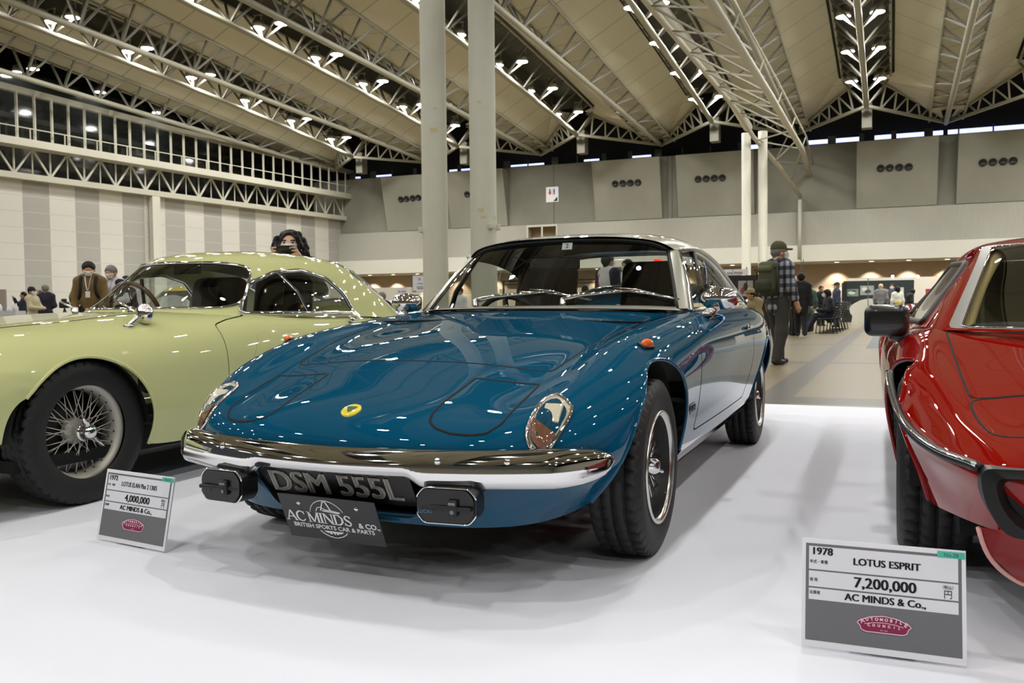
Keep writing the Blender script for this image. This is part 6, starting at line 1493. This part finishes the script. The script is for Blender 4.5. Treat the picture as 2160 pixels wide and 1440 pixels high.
person('person in a blue jacket and grey cap standing behind the black chairs', P2(1764, 32.5), -PI / 2, 1.68, None, C_denim, C_navy, None, 'short', M_hairg, True, ('cap', C_dgrey), vox=.024)
person('bald person in a light grey jacket by the dark green partition', P2(1858, 36.0), PI - .5, 1.73, None, C_grey, C_black, None, 'none', M_hairg, False, None, M_skin2, vox=.024, long_coat=True)
person('person in a slate jacket and mask facing the grey-jacketed one', P2(1881, 37.5), -.4, 1.74, None, cloth('slate', (66, 72, 88)), C_black, None, 'short', M_hair, True, vox=.024)
person('person with black hair in a white top and yellow skirt at the far booth', P2(1893, 35.5), PI - .1, 1.58, None, cloth('cream', (214, 214, 194)), C_dgrey, None, 'bob', M_hair, False, vox=.024, skirt=C_yellow)
person('person in plum standing between the grey and slate jackets', P2(1869, 37.0), .5, 1.55, None, C_purple, C_black, None, 'short', M_hair, False, vox=.024)
person('person in black bending over the far display table', P2(1919, 37.5), PI / 2, 1.55, dict(head=(0, -.10, .90), neck=(0, -.05, .84)), C_black, C_black, None, 'bob', M_hair, False, vox=.024)
# ================================================================== booths, signs and seats in the background
M_wpanel = mat('white_partition', (214, 210, 200), .7); M_bdark = mat('dark_partition', (34, 44, 46), .6); M_blk = mat('matte_black', (18, 18, 19), .6); M_wood = mat('pale_wood', (188, 164, 120), .5)
RZ = -.365
def upright(name, label, cat, px0, px1, py_top, py_bot, depth, th, m, rz=RZ, group=None, on_floor=True):
    a, b_ = at(px0, py_top, depth=depth), at(px1, py_top, depth=depth); lo_ = 0 if on_floor else at((px0 + px1) / 2, py_bot, depth=depth).z; hi = at((px0 + px1) / 2, py_top, depth=depth).z
    c = (a + b_) / 2; t = thing(name, label, cat, (c.x, c.y, lo_ - (.01 if on_floor else 0)), rz, group); w = (b_ - a).length / math.cos(abs(rz) - abs(math.atan2(-(c.x), c.y)) if False else 0) * 1.0
    o = obj('panel', MB().box((0, 0, (hi - lo_) / 2), (w, th, hi - lo_)), m, t, smooth=False); t['_w'] = w; t['_h'] = hi - lo_; return t
def pic(t, x, z, w, h, cols, name='photo_print', y=-.06):
    o = obj(name, MB().box((x, y, z), (w, .015, h)), mat('print_' + '_'.join(map(str, cols[0])), cols[0], .5, noise=(2.0, .25)), t, smooth=False)
    for i, (u, v, a, b_, c) in enumerate(cols[1]): obj('picture_shape', MB().ball((x + u * w, y - .008, z + v * h), (a * w, .004, b_ * h), 14, 8), mat('shape_%d_%d_%d' % c, c, .5), o)
# far right display: white wall, dark partition with car photographs, rounded counter
ww = upright('display_wall', 'white lit booth wall under the fascia on the right', 'booth wall', 1803, 2200, 582, 690, 43, .15, M_wpanel)
for px in (1831, 1883, 1936, 1988):
    p = at(px, 583, depth=42.3); t = thing('spotlight', f'small warm spotlight on top of the white booth wall, {ordn((1831, 1883, 1936, 1988).index(px))} from the left', 'lamp', (p.x, p.y, p.z), RZ, 'spotlights on the white booth wall')
    obj('arm', MB().bar((0, .62, -.02), (0, 0, .05), .03), M_blk, t, smooth=False); obj('bulb', MB().ball((0, 0, 0), .07, 12, 8), mat('warm_bulb', (255, 226, 180), .4, emit=(255, 216, 160), estr=14), t)
dp = upright('partition', 'dark green partition hung with car photographs, right background', 'partition', 1784, 1921, 591, 690, 41.5, .12, M_bdark)
pic(dp, -1.15, 1.45, .52, .36, ((120, 140, 130), [(-.1, -.05, .32, .22, (216, 224, 224)), (.1, .2, .2, .1, (40, 60, 40))])); pic(dp, -.50, 1.55, .62, .46, ((150, 160, 160), [(.05, -.1, .25, .2, (60, 66, 66)), (-.2, .1, .2, .2, (210, 214, 214))]))
pic(dp, 1.05, 1.55, .16, .24, ((200, 206, 200), [])); pic(dp, -.85, .82, 1.1, .50, ((28, 34, 36), [(-.3, -.2, .3, .3, (150, 150, 140))]), 'display_case')
cn = obj('counter', MB().prism([(-.55, 0), (.55, 0), (.55, 1.02), (.42, 1.10), (.15, 1.12), (-.15, 1.06), (-.45, .90), (-.62, .70), (-.60, .5), (-.5, .35)], -.25, .25, Matrix.Rotation(PI / 2, 4, 'X')), mat('counter_white', (222, 222, 212), .5), smooth=False)
p = at(1824, 660, depth=37.5); cn.location = (p.x, p.y, -.01); cn.rotation_euler = (0, 0, RZ); tag(cn, 'white curved-front counter before the dark green partition', 'counter')
pl_ = obj('pole', MB().lathe([(0, 0), (.16, 0), (.16, .02), (.018, .03), (.018, 2.1), (0, 2.1)], 14), M_blk); p = at(1831, 640, depth=36.0); pl_.location = (p.x, p.y, -.01); tag(pl_, 'thin dark pole in front of the white curved counter', 'pole')
tb = thing('display_table', 'wooden table with dark goods beside the white curved counter', 'table', tuple(at(1925, 650, depth=38.5).xy) + (-.01,), RZ)
obj('tabletop', MB().box((0, 0, .80), (1.5, .6, .04)), M_wood, tb, smooth=False); obj('front_panel', MB().box((0, -.25, .40), (1.3, .04, .74)), M_bdark, tb, smooth=False)
for s in (-.7, .7): obj('leg', MB().box((s, 0, .39), (.05, .5, .78)), M_wood, tb, smooth=False)
p = tb.location
for i in range(4): g = obj('merchandise', MB().rbox((0, 0, .03), (.22, .18, .06), .02), M_blk); g.location = (p.x + (i - 1.5) * .32 * math.cos(RZ), p.y + (i - 1.5) * .32 * math.sin(RZ), .81); tag(g, f'small dark article on the far wooden table, {ordn(i)} from the left', 'article', 'goods on the far wooden table')
rp = upright('poster', 'red poster on the white booth wall near the red car', 'poster', 1953, 1963, 609, 622, 42.0, .03, mat('poster_red', (170, 44, 40), .5), on_floor=False)
tv = upright('display_screen', 'dark booth panel with a photograph, seen through the windscreen of the red car', 'screen', 2082, 2160, 580, 620, 41.0, .06, M_blk, on_floor=False)
pic(tv, -.52, .50, .85, .52, ((150, 160, 170), [(-.08, -.2, .22, .34, (50, 54, 50)), (.2, -.2, .2, .3, (70, 64, 58))])); pic(tv, .45, .50, .75, .50, ((60, 62, 74), []))
bl_ = upright('low_partition', 'low black-topped screen left of the dark green partition', 'partition', 1776, 1786, 596, 690, 41.8, .3, M_blk)
gp = thing('lighting_gantry', 'pair of slim black posts right of the plaid-shirted person', 'gantry', tuple(at(1692, 600, depth=30).xy) + (-.01,), 0)
for x in (-.035, .04): obj('post', MB().lathe([(0, 0), (.014, 0), (.014, 2.46), (0, 2.46)], 10, Matrix.Translation((x, 0, 0))), M_blk, gp)
# watch booth behind the blue car
wbk = upright('booth_wall', 'black back wall of the watch booth with photographs', 'booth wall', 1500, 1640, 580, 690, 31.0, .12, M_blk)
pic(wbk, -.62, 1.48, .26, .50, ((40, 84, 92), [])); pic(wbk, .05, 1.48, .52, .56, ((150, 146, 140), [(.0, .1, .16, .28, (46, 40, 40)), (-.2, -.15, .14, .22, (120, 60, 64)), (.25, -.2, .18, .25, (206, 202, 196))])); pic(wbk, .66, 1.5, .3, .5, ((126, 120, 60), []))
bn_t = upright('banner', 'white banner with a watch name above the black booth wall', 'banner', 1512, 1577, 568, 580, 30.6, .04, mat('banner_white', (222, 222, 226), .6), on_floor=False)
obj('banner_lettering', text_mb('BLANCPAIN', .125, .002, .002, sx=1.0).xform(Matrix.Translation((.02, -.024, .065)) @ Matrix.Rotation(PI / 2, 4, 'X')), mat('banner_ink', (60, 62, 78), .5), bn_t, smooth=False)
obj('banner_emblem', MB().lathe([(.010, -.002), (.022, -.002), (.022, .002), (.010, .002)], 12, Matrix.Translation((.02, -.024, .165)) @ Matrix.Rotation(PI / 2, 4, 'X')), MATS['banner_ink'], bn_t, smooth=False)
for s in (-1, 1): obj('banner_post', MB().box((s * .5, .05, -.6), (.03, .03, 1.75)), M_blk, bn_t, smooth=False)
sc_ = upright('showcase', 'low glass watch showcase with lit goods behind the blue car', 'showcase', 1552, 1583, 636, 690, 28.0, .5, M_blk)
for i in range(3): obj('lit_item', MB().rbox((-.16 + .16 * i, -.2, sc_['_h'] + .04), (.10, .08, .07), .02), mat('showcase_light', (235, 240, 245), .3, emit=(235, 240, 255), estr=1.2), sc_)
sc2 = obj('truss_beam', MB().bar(at(1590, 570, depth=29.5), at(1630, 568, depth=29.5), .05), M_blk, smooth=False); tag(sc2, 'thin black beam running right from the white watch banner', 'beam')
# row of black slatted chairs
def chair_proto():
    t = thing('slatted_chair', 'chair', 'chair', group='black slatted chairs on the concrete')
    obj('seat', MB().rbox((0, 0, .44), (.46, .44, .03), .012), M_blk, t)
    for i in range(6): obj('back_slat', MB().rbox((0, .21 + .028 * i, .52 + .075 * i), (.46, .016, .045), .006), M_blk, t)
    for s in (-1, 1):
        obj('back_post', MB().tube([(s * .22, .20, .44), (s * .22, .37, .96)], .014, 6), M_blk, t)
        obj('leg', MB().tube([(s * .21, -.19, .44), (s * .21, -.24, 0)], .014, 6), M_blk, t); obj('leg', MB().tube([(s * .21, .18, .44), (s * .21, .28, 0)], .014, 6), M_blk, t)
        obj('runner', MB().tube([(s * .21, -.24, .012), (s * .21, .28, .012)], .012, 6), M_blk, t)
    return t
pc = chair_proto(); a, b_ = at(1742, 704, depth=25.2), at(1768, 692, depth=30.0); NAMES = ('nearest', 'second nearest', 'third nearest', 'second furthest', 'furthest')
for i in range(5):
    t = pc if i == 0 else copy_tree(pc); q = Vector((a.x, a.y, 0)).lerp(Vector((b_.x, b_.y, 0)), i / 4)
    t.location = (q.x, q.y, -.01); t.rotation_euler = (0, 0, -PI / 2 - .1); t['label'] = f'{NAMES[i]} black slatted chair of the row on the concrete floor'
# low exhibition walls, lounge sign and pale car behind the green tail
lw1 = upright('booth_wall', 'low white exhibition wall behind the seated people on the left', 'booth wall', 752, 895, 606, 690, 40.0, .1, M_wpanel)
sn = upright('lounge_sign', 'white lounge sign with a dark emblem on a stand beside the left column', 'sign', 869, 900, 580, 616, 21.0, .03, mat('sign_face', (214, 216, 224), .5), on_floor=False)
obj('frame', MB().tube([(-.19, -.02, 0), (.19, -.02, 0), (.19, -.02, .42), (-.19, -.02, .42)], .006, 6, closed=True), M_blk, sn); obj('emblem', MB().bar((.005, -.02, .29), (-.035, -.02, .345), .014, .004).bar((.035, -.02, .29), (.0, -.02, .36), .014, .004).bar((.05, -.02, .30), (.02, -.02, .33), .008, .004), M_blk, sn, smooth=False)
for z, w_ in ((.215, .13), (.13, .20), (.09, .17)): obj('sign_lettering', text_mb('Lounge' if z > .2 else 'VIP LOUNGE', .05 if z > .2 else .032, .001).xform(Matrix.Translation((.03, -.019, z)) @ Matrix.Rotation(PI / 2, 4, 'X')), mat('sign_print', (90, 94, 106), .5), sn, smooth=False) if z > .2 else obj('print_line', MB().box((.03, -.018, z), (w_, .003, .016)), mat('sign_print', (90, 94, 106), .5), sn, smooth=False)
obj('red_tab', MB().box((-.13, -.018, .025), (.07, .003, .02)), cloth('tab_red', (120, 30, 50)), sn, smooth=False); obj('post', MB().bar((.1, .02, .0), (.1, .02, at(885, 616, depth=21).z * -1), .02), M_blk, sn, smooth=False)
s2 = upright('notice_board', 'small white notice board on a stand left of the lounge sign', 'sign', 836, 859, 607, 623, 24.0, .02, MATS['sign_face'], on_floor=False)
for i, x in enumerate((-.07, .03, .10)): obj('print_line', MB().box((x, -.012, .11), (.06, .003, .03)), mat('notice_print', (96, 112, 160), .5), s2, smooth=False)
for s in (-.14, .14): obj('stand_leg', MB().bar((s, .01, 0), (s, .01, -at(847, 623, depth=24).z), .015), M_fascia, s2, smooth=False)
def ghost_car(src, parts, name, label, pos, rz, cols, scale=1.0):
    t = thing(name, label, 'car', pos, rz); t.scale = (scale,) * 3
    for o in src.children:
        k = o.name.split('.')[0]
        if k in parts:
            c = o.copy(); COL.objects.link(c); c.parent = t
            if k in cols: c.material_slots[0].link = 'OBJECT'; c.material_slots[0].material = cols[k]
            if k == 'wheel':
                for ch in o.children:
                    if ch.name.startswith('tyre'): d = ch.copy(); COL.objects.link(d); d.parent = c
    return t
M_yel = mat('yellow_paint', (186, 172, 60), .4, coat=1.0, spec=0); M_pale = mat('pale_silver_paint', (206, 208, 206), .35, coat=1.0, spec=.2)
q = at(392, 640, depth=11.3)
ghost_car(green, ('body_shell', 'door', 'roof', 'windscreen', 'side_window', 'rear_window', 'wheel', 'seat', 'floor_pan', 'wheel_well'), 'sports_coupe', 'yellow coupe further back, seen through the windows of the pale green one', (q.x - .55, q.y - 1.4, 0), -CYAW - .1, dict(body_shell=M_yel, door=M_yel, roof=M_yel))
q = at(872, 650, depth=29.0)
wc = ghost_car(blue, ('body_shell', 'door', 'bonnet', 'headlamp_cover', 'roof', 'windscreen', 'side_window', 'wheel', 'seat', 'floor_pan', 'wheel_well', 'windscreen_pillar'), 'sports_coupe', 'pale silver coupe far back, beside the left column', (q.x + .6, q.y + .4, 0), .9, dict(body_shell=M_pale, door=M_pale, bonnet=M_pale, headlamp_cover=M_pale, roof=M_pale))
pk2 = upright('number_card', 'white card with a 2 in front of the pale silver coupe', 'sign', 839, 863, 657, 682, 17.5, .01, M_maskw, on_floor=False)
obj('card_number', text_mb('2', .16, .001, .003).xform(Matrix.Translation((.04, -.007, .06)) @ Matrix.Rotation(PI / 2, 4, 'X')), M_blk, pk2, smooth=False); obj('stand', MB().bar((0, .01, 0), (0, .01, -at(850, 682, depth=17.5).z), .02), M_fascia, pk2, smooth=False)
# left counter with bottles and printed cloth
ct = thing('reception_counter', 'white-clothed counter with blue marks at the left edge', 'counter', tuple(at(-18, 660, depth=23.0).xy) + (-.01,), .1)
obj('cloth', MB().box((0, 0, .46), (1.5, .6, .92)), mat('counter_cloth', (186, 190, 198), .8), ct, smooth=False)
M_bmark = mat('blue_mark', (34, 42, 84), .6)
obj('blue_mark', MB().tube([(.62 + .10 * math.cos(a), -.306, .64 + .09 * math.sin(a)) for a in np.linspace(.6, 3.6, 14)], .022, 6, flat=.3), M_bmark, ct); obj('blue_mark', MB().box((.41, -.305, .62), (.02, .01, .24)), M_bmark, ct, smooth=False); obj('blue_mark', MB().box((.24, -.305, .60), (.10, .01, .05)), M_bmark, ct, smooth=False)
for i, (x, hh) in enumerate(((.26, .18), (.46, .12), (.58, .24), (.66, .20))):
    b9 = obj('bottle', MB().lathe([(0, 0), (.04, 0), (.04, hh * .62), (.018, hh * .78), (.018, hh), (0, hh)], 14), M_maskw); b9.location = ct.matrix_basis @ Vector((x, -.05, .92)); tag(b9, f'white bottle on the left counter, {ordn(i)} from the left edge', 'bottle', 'bottles on the left counter')
bd3 = upright('backdrop_board', 'brown-grey board standing behind the left counter', 'board', -60, 23, 610, 690, 26.0, .06, mat('board_taupe', (150, 140, 130), .8))
tp = thing('tripod_camera', 'black camera on a tripod between the navy suit and the brown jacket', 'tripod', tuple(at(136, 650, depth=19.0).xy) + (-.01,), .3)
obj('camera_body', MB().rbox((0, 0, 1.02), (.20, .16, .14), .03).rbox((0, -.02, 1.12), (.10, .10, .08), .02), M_blk, tp)
for a in (.3, 2.4, 4.5): obj('leg', MB().tube([(0, 0, .95), (.30 * math.cos(a), .30 * math.sin(a), .0)], .016, 6), M_blk, tp)
# scaffold frame and exit sign seen through the blue windscreen
sf = thing('scaffold_frame', 'dark pipe frame seen through the blue windscreen', 'frame', tuple(at(1180, 600, depth=27).xy) + (-.01,), RZ)
for x in (-1.9, .45, 2.2): obj('upright', MB().box((x, 0, .87), (.05, .05, 1.74)), M_blk, sf, smooth=False)
obj('crossbar', MB().box((.15, 0, 1.72), (4.2, .05, .05)), M_blk, sf, smooth=False); obj('crossbar', MB().box((.15, 0, 1.62), (4.2, .03, .03)), M_blk, sf, smooth=False)
lw2 = upright('booth_wall', 'low pale exhibition wall seen through the blue windscreen', 'booth wall', 1040, 1440, 606, 690, 44.0, .1, mat('beige_partition', (196, 182, 158), .7))
ex = upright('exit_sign', 'small red lit exit sign seen through the blue windscreen', 'sign', 1379, 1394, 546, 553, 56.5, .05, mat('exit_red', (230, 50, 20), .4, emit=(255, 50, 16), estr=1.6), on_floor=False)
obj('exit_lettering', text_mb('EXIT', .17, .002).xform(Matrix.Translation((0, -.03, .11)) @ Matrix.Rotation(PI / 2, 4, 'X')), M_blk, ex, smooth=False)
